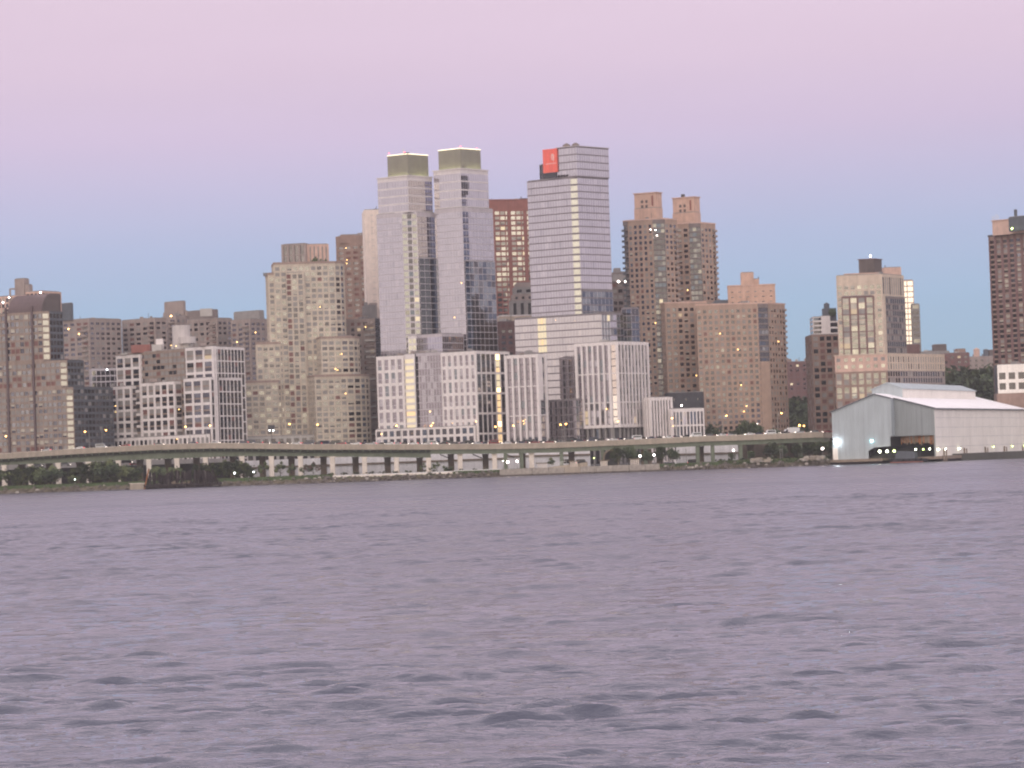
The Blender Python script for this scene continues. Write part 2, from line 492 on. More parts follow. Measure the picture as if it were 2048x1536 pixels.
# ---- brown glass tower at the left edge, three setbacks, gold chamfered corner
def brown_glass_tower():
    th, tr = 28, 62
    C1 = corner(91, 622, 1425); z1 = C1.z
    d = dl(th)
    def tierpoly(cx, rx, ytop, lx):
        C = on_line(cx, ytop, C1, d); Y = C.y; z = zat(cx, ytop, Y)
        p, _ = block(cx, lx, rx, ytop, Y, th, tr)
        return chamfer(p, 1, 2.2, 2.6), z
    p1, z1 = tierpoly(91, 124, 622, -70)
    p2, z2 = tierpoly(127, 166, 720, -70)
    p3, z3 = tierpoly(139, 224, 774, -70)
    b = Building('brown_glass_tower', 'brown glazed stepped tower at the far left edge with a gold shining corner strip', p1, 'apartment tower')
    wl = [('pale', 5), ('shade', 4), ('blind', 2), ('sky', 3)]
    low = lambda i, j, c, r: ([('shade', 4), ('dark', 2), ('pale', 1), ('red', 2)] if j < r * .35 else None)
    L = spec(bay=3.0, floor=3.25, pw=.45, sh=1.15, pm='brown_glazed', wins=wl, fields=low, core='brown_dark')
    G = spec(cols=1, floor=3.25, pw=.3, sh=1.0, pm='brown_glazed', wins=[('bright', 8), ('pale', 1)], tilt=.004)
    D = spec(bay=3.0, floor=3.25, pw=.5, sh=1.3, pm='slate', wins=[('dark', 7), ('sky', 1), ('shade', 1)])  # slate-dark piers put the right faces' shadow into the colour
    for p, a, z in ((p3, GZ, z3), (p2, z3, z2), (p1, z2, z1)):
        b.tier(p, a, z, [L, G, D, D, None], core='brown_dark', roof='roof_dark')
    # dark vertical fins that run up the left faces
    mb = MB(); n = Vector((d.y, -d.x)) * -1
    n = Vector((-math.sin(R(th)), -math.cos(R(th))))
    for px, zt in ((13, z1 + 3), (65, z1 + 3)):
        q = on_line(px, 640, C1, d); u = -d
        P = [q - u * .55 + n * .0, q - u * .55 + n * .9, q + u * .55 + n * .9, q + u * .55]
        mb.hexa([(x.x, x.y, GZ) for x in P], [(x.x, x.y, zt) for x in P], 'vault_plum')
    b.part('fin', mb)
    # half barrel vault in maroon over the middle bay
    mb = MB(); u = -d; A = on_line(16, 625, C1, d); Bq = on_line(84, 622, C1, d); h = 9.5; seg = 8; dep = 15
    prev = None
    for k in range(seg + 1):
        t = math.pi / 2 * k / seg; off = -n * (dep * (1 - math.cos(t)) * .62); z = z1 + h * math.sin(t)
        cur = (A + off, Bq + off, z)
        if prev:
            mb.face([(*prev[0], prev[2]), (*prev[1], prev[2]), (*cur[1], cur[2]), (*cur[0], cur[2])], 'vault_plum')
        prev = cur
    for e in (0, 1):
        P = [A, Bq][e]; pts = [(*(P - n * (dep * (1 - math.cos(math.pi / 2 * k / seg)) * .62)), z1 + h * math.sin(math.pi / 2 * k / seg)) for k in range(seg + 1)]
        pts.append((*(P - n * dep), z1 + h)); pts.append((*(P - n * dep), z1)); mb.face(pts if e else list(reversed(pts)), 'brown_dark')
    b.part('vaulted_roof', mb)
    # penthouse with stone fins and the tank house on top
    p, z = block(84, 52, 121, 582, C1.y + 14, th, tr)
    b.tier(p, z1, z, spec(bay=2.6, floor=7, pw=.8, sh=.8, pm='pink_stone', wins=[('dark', 1)], top=1.0), core='brown_dark', name='penthouse')
    p, z = block(50, -60, 60, 590, C1.y + 16, th, tr)
    b.tier(p, z1, z, spec(bay=2.6, floor=3.2, pw=.8, sh=.8, pm='pink_stone', wins=[('dark', 1), ('blind', 1)], top=1.0), core='brown_dark', name='penthouse')
    p, z = block(48, 29, 58, 557, C1.y + 22, th, tr)
    b.tier(p, z1 + 4, z, None, core='grey_brown', name='tank_house')
    p, z = block(58, 50, 65, 569, C1.y + 21, th, tr)
    b.tier(p, z1 + 4, z, None, core='grey_brown', name='tank_house')
    mb = MB(); q = at(20, 578, C1.y + 20); mb.bar((q.x, q.y, z1 + 4), (q.x, q.y, q.z), .8, .8, 'grey_brown'); r = at(30, 578, C1.y + 20)
    mb.bar((q.x, q.y, q.z), (r.x, r.y, q.z), .8, .8, 'grey_brown'); b.part('pipe_frame', mb)
    for px, py in ((81, 585), (18, 595), (100, 605), (6, 605)):
        q = at(px, py, C1.y + 8); mb = MB(); mb.ball(q, .45, 'lamp_pink'); mb.tube((q.x, q.y, q.z - 3), q, .1, 'pole_dark'); b.part('roof_light', mb)
brown_glass_tower()

# ---- rear brown towers (similar slabs, different heights)
def slab_tower(name, label, cx, lx, rx, ytop, Y, pent=None, pm='grey_brown', thl=35, thr=50, extra=None, dark=.5):
    p, z = block(cx, lx, rx, ytop, Y, thl, thr)
    b = Building(name, label, p, 'apartment tower', 'brown apartment slabs in the rear row on the left')
    wl = [('dark', 5), ('sky', 1), ('shade', 2), ('red', 1), ('dim', .05)]
    L = spec(bay=5.2, floor=2.95, pw=1.9, sh=1.35, pm=pm, wins=wl, top=2.2, pd=.35)
    Rr = spec(bay=4.2, floor=2.95, pw=1.5, sh=1.45, pm=pm, wins=[('dark', 6), ('shade', 2), ('sky', 1)], top=2.2, pd=.3)
    b.tier(p, GZ, z, [L, Rr, Rr, None])
    # balconies: a stack of slabs on the right end of the left face
    mb = MB(); u = (p[1] - p[0]).normalized(); n = Vector((u.y, -u.x)); zz = GZ + 20
    while zz < z - 3:
        P = [p[1] - u * 6, p[1] - u * 1, p[1] - u * 1 + n * 1.5, p[1] - u * 6 + n * 1.5]
        P = [P[3], P[2], P[1], P[0]]
        mb.hexa([(q.x, q.y, zz) for q in P], [(q.x, q.y, zz + 1.05) for q in P], pm)
        zz += 2.95
    b.part('balconies', mb)
    for (c2, l2, r2, yt, mat) in pent or ():
        pp, zt = block(c2, l2, r2, yt, Y + 6, thl, thr)
        b.tier(pp, z - .2, zt, None, core=mat, name='penthouse')
    if extra: extra(b, Y, z)
    return b
def small_lit(b, pts, mat='lamp_pink', r=.5):
    if mat == 'lamp_orange': mat = 'lit_point'
    for px, py, Y in pts:
        q = at(px, py, Y); mb = MB(); mb.ball(q, r * .8, mat, 6); b.part('light', mb)
slab_tower('brown_slab_tower', 'grey brown slab tower with ribbed right side just right of the gold-cornered tower', 178, 112, 241, 637, 1640,
           [(143, 118, 146, 606, 'slate')], extra=lambda b, Y, z: small_lit(b, [(137, 658, 1615), (158, 668, 1618)], 'lamp_orange', .6))
slab_tower('brown_slab_tower', 'grey brown slab tower behind the left end of the white gridded block', 310, 244, 332, 636, 1660)
slab_tower('brown_slab_tower', 'grey brown slab tower with the tall square roof house behind the white water drum', 352, 324, 378, 632, 1690,
           [(366, 328, 371, 602, 'grey_brown'), (374, 326, 377, 622, 'grey_brown')], extra=lambda b, Y, z: small_lit(b, [(342, 632, 1660)], 'lamp_orange', .75))
slab_tower('brown_slab_tower', 'grey brown slab tower with a pale panel on its low roof house', 434, 374, 463, 636, 1670,
           [(427, 376, 436, 619, 'grey_brown_dark')],
           extra=lambda b, Y, z: (lambda mb: (mb.box(at(400, 620, Y - 1).x, at(424, 620, Y - 1).x, Y - 1, Y, at(400, 633, Y).z, at(400, 619, Y).z + .4, 'white_stone_shade'), b.part('roof_panel', mb)))(MB()))
slab_tower('brown_slab_tower', 'grey brown slab tower with a flat drum roof house left of the beige stepped tower', 500, 462, 560, 638, 1650,
           [(519, 467, 528, 621, 'dull_grey')], extra=lambda b, Y, z: small_lit(b, [(474, 684, 1622), (511, 665, 1625)], 'lamp_orange', .45))
p, z = front(183, 238, 737, 1560, 20, 12)
b = Building('low_glass_block', 'low bluish glass block between the gold-cornered tower and the white gridded block', p, 'office block')
b.tier(p, GZ, z, spec(bay=2.4, floor=3.3, pw=.35, sh=.7, pm='mullion_lilac', wins=[('blue', 4), ('dark', 3), ('pale', 1), ('lit', .05)]), core='slate')
small_lit(b, [(214, 739, 1555)], 'lamp_white', .55)

# ---- white gridded block
def white_grid_block():
    th, tr = 42, 64; Y = 1412
    C = corner(427, 693, Y); z = C.z; d = dl(th); u = -d; n = Vector((-math.sin(R(th)), -math.cos(R(th))))
    p, _ = block(427, 233, 487, 693, Y, th, tr)
    b = Building('white_gridded_block', 'white gridded apartment block with recessed brown bays and a white drum on its roof', p, 'apartment block')
    W = [('dark', 4), ('red', 1), ('shade', 4), ('sky', 2), ('dim', .06), ('lit', .03)]
    Brown = spec(bay=3.2, floor=3.05, pw=.25, sh=1.2, pm='brown_glazed', wins=[('shade', 5), ('dark', 2), ('sky', 2), ('red', 1)], top=1.5)
    DarkR = spec(bay=3.4, floor=3.05, pw=.55, sh=.6, pm='white_stone', minor='charcoal', every=2, msh=.9, wins=[('dark', 6), ('blue', 2), ('red', .5)], top=1.3, pd=.35, sd=.3)
    Grid = lambda cols: spec(cols=cols, floor=3.05, pw=1.35, sh=1.35, pm='white_stone', every=2, minor='brown_glazed', msh=.75, mpd=.1, wins=W, top=1.5, pd=.4, sd=.33, core='brown_dark')
    b.tier(p, GZ, z, [Brown, DarkR, DarkR, None], core='brown_dark')
    def bay_block(l, r, ytop, proj_, cols, right=None, name='wall'):
        a = on_line(l, ytop + 4, C, d) + n * proj_; e = on_line(r, ytop, C, d) + n * proj_
        rn = dr(tr); back = -n * (proj_ + .5)
        if right is None: P = [a + back, a, e, e + back]; S = [None, Grid(cols), Grid(1), None]
        else:
            q = on_line(right, ytop, C, dr(tr)); off = e + dr(tr) * ((q - v2(C)).length)
            P = [a + back, a, e, off, off - (e - a).normalized() * 4, e - (e - a).normalized() * .5 + back]
            S = [None, Grid(cols), DarkR, None, None, None]
        zt = zat((l + r) / 2, ytop + (l - r) * -.0, Y + 10)
        b.tier(P, GZ, zt, S, core='brown_dark', name=name, roof='roof_grey')
    bay_block(236, 283, 705, 1.2, 3)
    bay_block(375, 429, 695, 1.2, 3)
    bay_block(219, 275, 769, 4.5, 4)
    bay_block(296, 362, 763, 4.5, 5)
    bay_block(380, 433, 757, 4.0, 3, right=489)
    # roof: drum, disc, shed, stair house
    mb = MB(); q = at(362, 651, Y + 30); mb.cyl((q.x, q.y), 4.6, z - .2, q.z, 'drum_grey', 18); b.part('roof_drum', mb)
    mb = MB(); q = at(374, 674, Y + 26); q2 = at(374, 687, Y + 26); mb.cyl((q.x, q.y), 4.6, q2.z, q.z, 'drum_grey', 18)
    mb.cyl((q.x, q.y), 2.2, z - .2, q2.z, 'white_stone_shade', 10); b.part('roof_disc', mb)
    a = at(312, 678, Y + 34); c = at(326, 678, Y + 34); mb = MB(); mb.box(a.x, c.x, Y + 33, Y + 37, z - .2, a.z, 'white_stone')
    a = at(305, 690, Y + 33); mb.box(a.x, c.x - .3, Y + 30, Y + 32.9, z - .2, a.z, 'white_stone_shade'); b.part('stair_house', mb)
    a = at(262, 690, Y + 36); c = at(300, 690, Y + 36); mb = MB(); mb.box(a.x, c.x, Y + 36, Y + 42, z - .2, a.z, 'red_brick'); b.part('roof_house', mb)
    a = at(340, 688, Y + 28); c = at(372, 688, Y + 28); mb = MB(); mb.box(a.x, c.x, Y + 34, Y + 36, z - .2, a.z + .5, 'tan_stone'); b.part('roof_screen', mb)
    small_lit(b, [(342, 691, Y + 22), (352, 692, Y + 22)], 'lamp_orange', .3)
    # street level: low white arcade
    a = on_line(219, 885, C, d) + n * 5.2; e = on_line(435, 885, C, d) + n * 5.2
    P = [a - n * 2, a, e, e - n * 2]
    b.tier(P, GZ, zat(330, 872, Y + 8), [None, spec(bay=3.4, rows=1, pw=1.1, sh=.5, pm='white_stone', wins=[('dark', 1), ('shade', 1)], top=1.5), None, None], name='arcade')
    small_lit(b, [(231, 812, Y + 12), (231, 824, Y + 12), (358, 819, Y + 2), (354, 878, Y)], 'lamp_orange', .3)
white_grid_block()

# ---- beige stepped tower with rounded shoulders
def beige_tower():
    Y = 1476
    W = [('shade', 4), ('pale', 4), ('blind', 3.5), ('dark', 1.4), ('red', .5), ('sky', 2), ('dim', .05), ('lit', .02)]
    S = spec(bay=3.15, floor=2.95, pw=.95, sh=1.1, pm='beige_stone', wins=W, top=1.6, pd=.3, sd=.22)
    D = spec(bay=3.15, floor=2.95, pw=.95, sh=1.1, pm='beige_stone', wins=[('shade', 3), ('dark', 4), ('sky', 2), ('red', .6), ('blind', 1)], top=1.6, pd=.3, sd=.22)
    Gs = spec(bay=3.15, floor=2.95, pw=.8, sh=.8, pm='beige_stone', wins=[('dark', 5), ('red', 3), ('shade', 2)], top=1.6, pd=.3, sd=.22)
    p, z = front(548, 690, 527, Y, 20, 8, 9, 0)
    b = Building('beige_stepped_tower', 'beige stone stepped tower with rounded right shoulders and a ribbed roof crown', p, 'apartment tower')
    nb = len(p)
    rim = ('beige_trim', 1.0)
    def t(p, z, side=D, left=None, z0=GZ, rim=rim):
        b.tier(p, z0, z, [S] + [S] * 2 + [side] * 8, core='brown_dark', rim=rim, roof='roof_grey')
    t(p, z)
    p2, z2 = front(537, 560, 549, Y - 1.5, 26, 8); t(p2, z2)
    p, z3 = front(513, 560, 688, Y - 4, 30, 6); t(p, z3)
    p, z4 = front(490, 556, 765, Y - 9, 34, 6); t(p, z4)
    p, z5 = front(642, 727, 676, Y - 7, 26, 16, 12, 0, 5); t(p, z5)
    p, z6 = front(630, 752, 752, Y - 12, 28, 18, 16, 0, 6); t(p, z6)
    # central slot of balconies
    p, z7 = front(571, 606, 545, Y - 2.2, 6, 8); b.tier(p, GZ, z7, [spec(cols=3, floor=2.95, pw=.9, sh=.75, pm='beige_stone', wins=[('dark', 4), ('red', 2), ('shade', 3), ('blind', 2), ('pale', 1)], top=1, pd=.5), None, None, None], core='brown_dark')
    # crown
    p, zc = front(565, 610, 488, Y + 7, 16, -14); b.tier(p, z - .3, zc, spec(bay=2.9, rows=2, pw=1.1, sh=.6, pm='grey_brown', wins=[('dark', 1)], top=1.0, pd=.6), name='crown')
    p, zc = front(608, 656, 488.5, Y + 7.5, 15, 12); b.tier(p, z - .3, zc, spec(bay=2.2, rows=1, pw=1.5, sh=1., pm='pink_stone', wins=[('shade', 1)], top=1.2, pd=.3), name='crown')
    # planting on the terrace
    mb = MB()
    for px, py in ((630, 526), (640, 540), (646, 530), (636, 533)):
        q = at(px, py, Y + 4)
        for k in range(60):
            o = Vector((rng.gauss(0, 1), rng.gauss(0, 1), rng.gauss(0, 1.3))); a = Vector((rng.uniform(-1, 1), rng.uniform(-1, 1), rng.uniform(-1, 1))).normalized() * .6; c = a.orthogonal().normalized() * .6
            mb.face([q + o - a - c, q + o + a - c, q + o + a + c, q + o - a + c], 'leaf_mid')
    b.part('terrace_planting', mb)
    # ground floor arcade
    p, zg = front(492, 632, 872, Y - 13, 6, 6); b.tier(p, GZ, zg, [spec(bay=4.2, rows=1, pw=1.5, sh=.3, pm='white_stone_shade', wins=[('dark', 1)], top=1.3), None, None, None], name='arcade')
    small_lit(b, [(691, 787, Y - 14), (675, 740, Y - 12), (640, 614, Y - 3), (683, 708, Y - 9), (671, 738, Y - 9)], 'lamp_orange', .35)
beige_tower()

# ---- brown tower and its neighbours in the gap
p, z = block(732, 674, 762, 470, 1590, 15, 60)
b = Building('brown_balcony_tower', 'reddish brown tower of small dark balconies behind the beige stepped tower', p, 'apartment tower')
b.tier(p, GZ, z, spec(bay=3.9, floor=3.0, pw=1.5, sh=1.5, pm='brown_brick', wins=[('dark', 6), ('red', 2), ('shade', 1), ('dim', .2)], top=6, pd=.6, sd=.5))
pp, z2 = front(725, 745, 440, 1596, 12, 0); b.tier(pp, z - .2, z2, None, core='red_brick', name='penthouse')
pp, z2 = front(680, 722, 474, 1592, 6, 4); b.tier(pp, z - 4, z2 + 1.3, None, core='brown_brick', name='parapet_screen')
small_lit(b, [(692, 496, 1588), (694, 520, 1588), (693, 527, 1588)], 'lamp_orange', .35)

p, z = front(728, 790, 419, 1545, 22, 6)
b = Building('cream_slab', 'tall cream slab of plain panels against the left side of the left glass twin', p, 'apartment tower')
b.tier(p, GZ, z, spec(bay=7.5, floor=3.4, pw=6.9, sh=3.1, pm='cream_panel', wins=[('blind', 1)], top=3, pd=.12, sd=.10), core='white_stone_shade')
mb = MB(); q = at(750, 414, 1550); mb.tube((q.x, q.y, z), (q.x + 1, q.y, z + 2.4), .2, 'pole_dark'); mb.box(q.x - 1, q.x + 3, 1550, 1552, z, z + .9, 'roof_dark'); b.part('roof_plant', mb)

p, z = front(727, 752, 611, 1530, 14, 5)
b = Building('slate_block', 'slate grey blank block low beside the cream slab', p, 'building')
b.tier(p, GZ, z, spec(bay=4, floor=3.2, pw=3.4, sh=2.6, pm='dull_grey', wins=[('dark', 1)], top=2), core='dull_grey')

p, z = block(749, 686, 768, 637, 1500, 16, 62)
b = Building('balcony_block', 'grey brown block with a stack of pale balconies right behind the beige stepped tower', p, 'apartment block')
b.tier(p, GZ, z, [spec(bay=3.6, floor=2.95, pw=1.6, sh=1.4, pm='grey_brown', wins=[('dark', 4), ('red', 2), ('shade', 2), ('dim', .1)], top=1.8), spec(bay=3, floor=2.95, pw=.6, sh=1.0, pm='charcoal', wins=[('dark', 4), ('blue', 2)], top=1.8)])
u = (p[1] - p[0]).normalized(); n = Vector((u.y, -u.x)); zz = GZ + 14
while zz < z - 3:
    mb = MB(); P = [p[1] - u * 5.2 + n * 1.6, p[1] - u * .2 + n * 1.6, p[1] - u * .2, p[1] - u * 5.2]
    mb.hexa([(q.x, q.y, zz) for q in P], [(q.x, q.y, zz + 1.1) for q in P], rng.choice(['grey_brown', 'dull_grey', 'white_stone_shade', 'grey_brown']))
    b.part('balcony', mb); zz += 2.95
small_lit(b, [(731, 654, 1498)], 'lamp_orange', .35)

# ---- glass twins
def glass_twin(name, label, Y, cx, up, lo, ytop, ymid, ydark, darkw, cap, capz, notch):
    thl, thr = 32, 46
    GL = dict(bay=1.75, floor=3.35, pw=.14, sh=.42, pd=.10, sd=.08, tilt=.003, top=2.2)
    band = spec(pm='mullion_lilac', sm='mullion_pale', wins=[('tower', 12), ('towerp', 1), ('grey', .5)], **{**GL, 'floor': 4.1, 'sh': .75})
    line = spec(pm='mullion_lilac', sm='mullion_lilac', wins=[('tower', 12), ('towerp', 1), ('grey', .5)], **GL)
    dark = spec(pm='mullion_lilac', sm='mullion_lilac', wins=[('grey', 5), ('tower', 1)], **{**GL, 'bay': 2.3, 'pw': .2})
    p, z = block(cx, up[0], up[1], ytop, Y, thl, thr)
    b = Building(name, label, p, 'glass tower')
    zm = zat(cx, ymid, Y)
    b.tier(p, zm, z, [band, band, band, band], core='charcoal', rim=('mullion_pale', .5))
    q, _ = block(cx + 3, lo[0], lo[1], ymid, Y - .8, thl, thr)
    if notch:
        q = chamfer(q, 1, 4.6, 5.4)
        gold = spec(cols=3, floor=3.35, pw=.35, sh=1.0, pd=.1, sd=.08, pm='mullion_pale', sm='mullion_lilac', tilt=.004, top=1,
                    wins=[('creamg', 1)], fields=lambda i, j, c, r: [('dark', 3), ('blue', 2), ('grey', .5)] if i == 1 else [('creamg', 4), ('pale', 1), ('cream', .15)])
        S = [line, gold, dark, line, line]
    else: S = [line, dark, line, line]
    b.tier(q, GZ, zm, S, core='charcoal', roof='roof_grey')
    # reflected buildings painted as darker wide panes low on the right face
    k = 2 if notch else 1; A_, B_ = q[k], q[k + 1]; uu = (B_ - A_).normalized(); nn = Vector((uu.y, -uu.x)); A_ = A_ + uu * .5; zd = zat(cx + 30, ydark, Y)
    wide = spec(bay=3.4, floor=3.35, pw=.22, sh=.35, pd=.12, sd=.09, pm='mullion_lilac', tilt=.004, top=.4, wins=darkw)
    b.tier([A_ - nn * .05, A_ + nn * .3, B_ + nn * .3, B_ - nn * .05], GZ, zd, [None, wide, None, None], core='charcoal', name='painted_reflection')
    # louvred plant crown with its lit rim
    cp, cz = block(cap[1], cap[0], cap[2], capz, Y + 9, thl, thr)
    b.tier(cp, z - .1, cz, spec(bay=3.0, floor=1.0, pw=.10, sh=.62, pd=.12, sd=.22, pm='louver', sm='louver', wins=[('shade', 1)], top=.5), core='roof_dark', name='louvred_crown')
    mb = MB()
    for k in range(2):
        a, e = cp[k], cp[k + 1]; u = (e - a).normalized(); n = Vector((u.y, -u.x))
        mb.bar((*(a + n * .35), cz + .1), (*(e + n * .35), cz + .1), .35, .38, 'rim_glow')
    b.part('light_rim', mb)
    mb = MB()
    for k in range(2):
        a, e = cp[k], cp[k + 1]; u = (e - a).normalized(); n = Vector((u.y, -u.x)); L = (e - a).length; m = int(L / 2.4)
        for i in range(m):
            c = a + u * (L * (i + .5) / m) + n * 1.6; mb.box(c.x - .45, c.x + .45, c.y - .3, c.y + .3, z + .36, z + .75, 'cap_flood')
    b.part('floodlight', mb)
    return b, z, cz, cp
b, z, cz, cp = glass_twin('glass_twin_tower', 'left of the two lilac glass towers with glowing louvred crowns, gold windows down its corner', 1462, 815, (755, 863), (753, 875), 352, 424, 514, [('blue', 1)], (775, 815, 855), 308, True)
c = sum(cp, Vector((0, 0))) / 4
mb = MB(); mb.box(c.x - 2, c.x + 1, c.y - 2, c.y + 1, cz, cz + 1.6, 'roof_dark'); mb.tube((c.x - 2, c.y - 4, cz), (c.x - 2, c.y - 4, cz + 3.2), .25, 'white_paint'); b.part('mast', mb)
for px, py in ((778, 307), (809, 304)): small_lit(b, [(px, py, 1452)], 'beacon_red', .35)
# pale glass volume low on its right side, and the glazed bay
p, z = front(831, 884, 669, 1447, 18, -36)
b.tier(p, GZ, z, spec(bay=1.75, floor=3.35, pw=.14, sh=.42, pd=.1, sd=.08, pm='mullion_lilac', wins=[('tower', 5), ('towerp', 4)], top=1.5), core='charcoal', name='side_wing')
p, z = front(816, 832, 672, 1446, 12, -4)
b.tier(p, GZ, z, spec(cols=2, floor=3.35, pw=.4, sh=1.1, pd=.1, sd=.08, pm='mullion_pale', wins=[('bright', 3), ('cream', 1)], top=1.5, tilt=.003), core='charcoal', name='side_wing')
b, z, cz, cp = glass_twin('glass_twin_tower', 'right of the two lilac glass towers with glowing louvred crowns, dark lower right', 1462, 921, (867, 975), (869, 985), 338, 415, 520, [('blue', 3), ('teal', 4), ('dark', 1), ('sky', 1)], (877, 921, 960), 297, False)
for px, py in ((921, 293), (953, 297)): small_lit(b, [(px, py, 1448)], 'beacon_red', .35)
small_lit(b, [(923, 566, 1447), (909, 635, 1446)], 'lamp_orange', .35)

# ---- red brick tower with cream window columns
p, z = front(977, 1062, 400, 1610, 24, 12)
b = Building('red_brick_tower', 'red brick tower with bright cream window columns between the twins and the banner tower', p, 'apartment tower')
b.tier(p, GZ, z, [spec(cols=8, floor=2.95, pw=.55, sh=1.0, pd=.25, sd=.18, pm='red_brick', wins=[('bright', 5), ('pale', 4), ('blindp', 2), ('blind', 2), ('cream', .4), ('lit', .12)], top=6.5), None], core='red_brick', rim=('red_brick', .5))
mb = MB(); u = (p[1] - p[0]).normalized(); n = Vector((u.y, -u.x))
for px in (986, 1017, 1049):
    q = on_line(px, 430, p[0], u); P = [q - u * .8, q - u * .8 + n * .6, q + u * .8 + n * .6, q + u * .8]
    P = [P[1], P[2], P[3], P[0]]; mb.hexa([(x.x, x.y, GZ) for x in P], [(x.x, x.y, z - 6) for x in P], 'red_brick')
b.part('pier', mb)
mb = MB(); q = at(1042, 392, 1615); mb.tube((q.x, q.y, z), (q.x, q.y, z + 2.2), .25, 'pole_dark'); mb.box(q.x - 1, q.x + 6, 1614, 1618, z + .3, z + 1.1, 'pole_dark'); b.part('roof_plant', mb)

# ---- old masonry tower and dark red block in the gap
def masonry():
    p, z = front(1000, 1066, 632, 1560, 20, 6)
    b = Building('masonry_tower', 'small old grey masonry tower with a stepped top beside the banner tower', p, 'building')
    b.tier(p, GZ, z, spec(bay=4, floor=3.6, pw=2, sh=1.8, pm='tan_stone', wins=[('dark', 3), ('shade', 1)], top=2.2), rim=('white_stone', .6))
    for lx, rx, yt, mat in ((1022, 1066, 601, 'dull_grey'), (1026, 1066, 588, 'grey_brown'), (1029, 1066, 574, 'dull_grey'), (1033, 1062, 566, 'grey_brown')):
        p2, z2 = front(lx, rx, yt, 1564, 14, 4)
        b.tier(p2, z, z2, spec(bay=4.2, rows=1, pw=2.4, sh=.8, pm=mat, wins=[('dark', 1)], top=1.4, pd=.3), core=mat, name='belfry'); z = z2
    small_lit(b, [(1014, 640, 1555), (1004, 679, 1552)], 'lamp_orange', .3)
masonry()
p, z = front(986, 1040, 643, 1520, 16, 4)
b = Building('dark_red_block', 'dark red brick block deep in the gap below the masonry tower', p, 'building')
b.tier(p, GZ, z, [spec(bay=3.4, floor=3.1, pw=1.5, sh=1.5, pm='maroon', wins=[('dark', 5), ('red', 3), ('sky', .5)], top=1.5)] + [None])

# ---- white gridded podium under the twins
def podium():
    th, tr, Y = 30, 56, 1412
    C = corner(951, 702, Y); d = dl(th); n = Vector((-math.sin(R(th)), -math.cos(R(th)))); z = C.z
    p, _ = block(951, 752, 1017, 702, Y, th, tr)
    b = Building('white_podium', 'white gridded podium spreading below the two glass twin towers', p, 'apartment block')
    W = [('pod', 8), ('grey', .6), ('teal', 1.6), ('dark', .15)]
    low = lambda i, j, c, r: ([('dark', 2), ('teal', 3), ('pod', 3)] if j < 4 else None)
    G = lambda cols: spec(cols=cols, floor=3.35, pw=1.7, sh=1.5, pm='white_stone', every=2, minor='mullion_lilac', msh=.3, mpd=.08, wins=W, top=1.8, pd=.4, sd=.34, fields=low, tilt=.006)
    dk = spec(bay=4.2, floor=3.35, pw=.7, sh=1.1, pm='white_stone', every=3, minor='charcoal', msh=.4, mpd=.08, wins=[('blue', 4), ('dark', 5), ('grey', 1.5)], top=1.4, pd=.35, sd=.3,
              fields=lambda i, j, c, r: [('strong', 1), ('lit', 4), ('cream', 2)] if (i == c // 2 + 1 and j > 2) else None)
    bay = spec(bay=1.75, floor=3.35, pw=.12, sh=.35, pd=.1, sd=.08, pm='mullion_lilac', wins=[('pod', 3), ('grey', 1)], top=1.5, tilt=.004,
               fields=lambda i, j, c, r: [('blue', 3), ('dark', 2), ('lit', .12)] if 1 < j < 4 else None)
    gold = spec(cols=1, floor=3.35, pw=.8, sh=1.25, pm='white_stone', wins=[('lit', 4), ('cream', 3)], top=2.5, pd=.3, sd=.25,
                fields=lambda i, j, c, r: [('lit', 1), ('cream', 2)] if j > 3 else [('dim', 1), ('shade', 2), ('pale', 1)])
    def seg(l, r, ytop, off, S, side=None, name='wall', right=None):
        a = on_line(l, ytop + (r - l) * .05, C, d) + n * off; e = on_line(r, ytop, C, d) + n * off; back = -n * 14
        zt = zat(r, ytop, e.y)
        if right: q = on_line(right, ytop, C, dr(tr)); f = e + (q - v2(C)); P = [a + back, a, e, f, f + (a - e).normalized() * 12]; SS = [None, S, dk, G(4), G(3)]
        else: P = [a + back, a, e, e + back]; SS = [None, S, side, None]
        b.tier(P, GZ, zt, SS, core='charcoal', name=name)
    seg(753, 806, 711, 0, G(4), spec(cols=2, floor=3.35, pw=.6, sh=1.2, pm='white_stone', wins=[('dark', 2), ('blue', 1)], top=2))
    seg(806, 826, 708, -1.2, gold)
    seg(826, 882, 704, -2.6, bay)
    seg(882, 951, 702, 0, G(6), right=1017)
    # two storeys of street grid along the front
    a = on_line(754, 858, C, d) + n * 1.2; e = on_line(952, 850, C, d) + n * 1.2; q = on_line(1019, 850, C, dr(tr)); f = e + (q - v2(C))
    P = [a - n * 3, a, e, f, f + (a - e).normalized() * 4, e - n * 3.2]
    st = spec(bay=4.0, floor=4.6, pw=1.3, sh=1.3, pm='white_stone', wins=[('dark', 5), ('blue', 3), ('grey', 1)], top=1.0, pd=.4, sd=.3)
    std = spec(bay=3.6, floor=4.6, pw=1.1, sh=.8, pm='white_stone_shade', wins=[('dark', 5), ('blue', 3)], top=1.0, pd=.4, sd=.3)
    b.tier(P, GZ, zat(952, 851, e.y), [None, st, std, None, None, None], core='charcoal', name='arcade')
    small_lit(b, [(763, 868, Y + 10), (860, 823, Y + 3), (866, 846, Y + 2), (952, 843, Y - 4)], 'lamp_orange', .4)
podium()

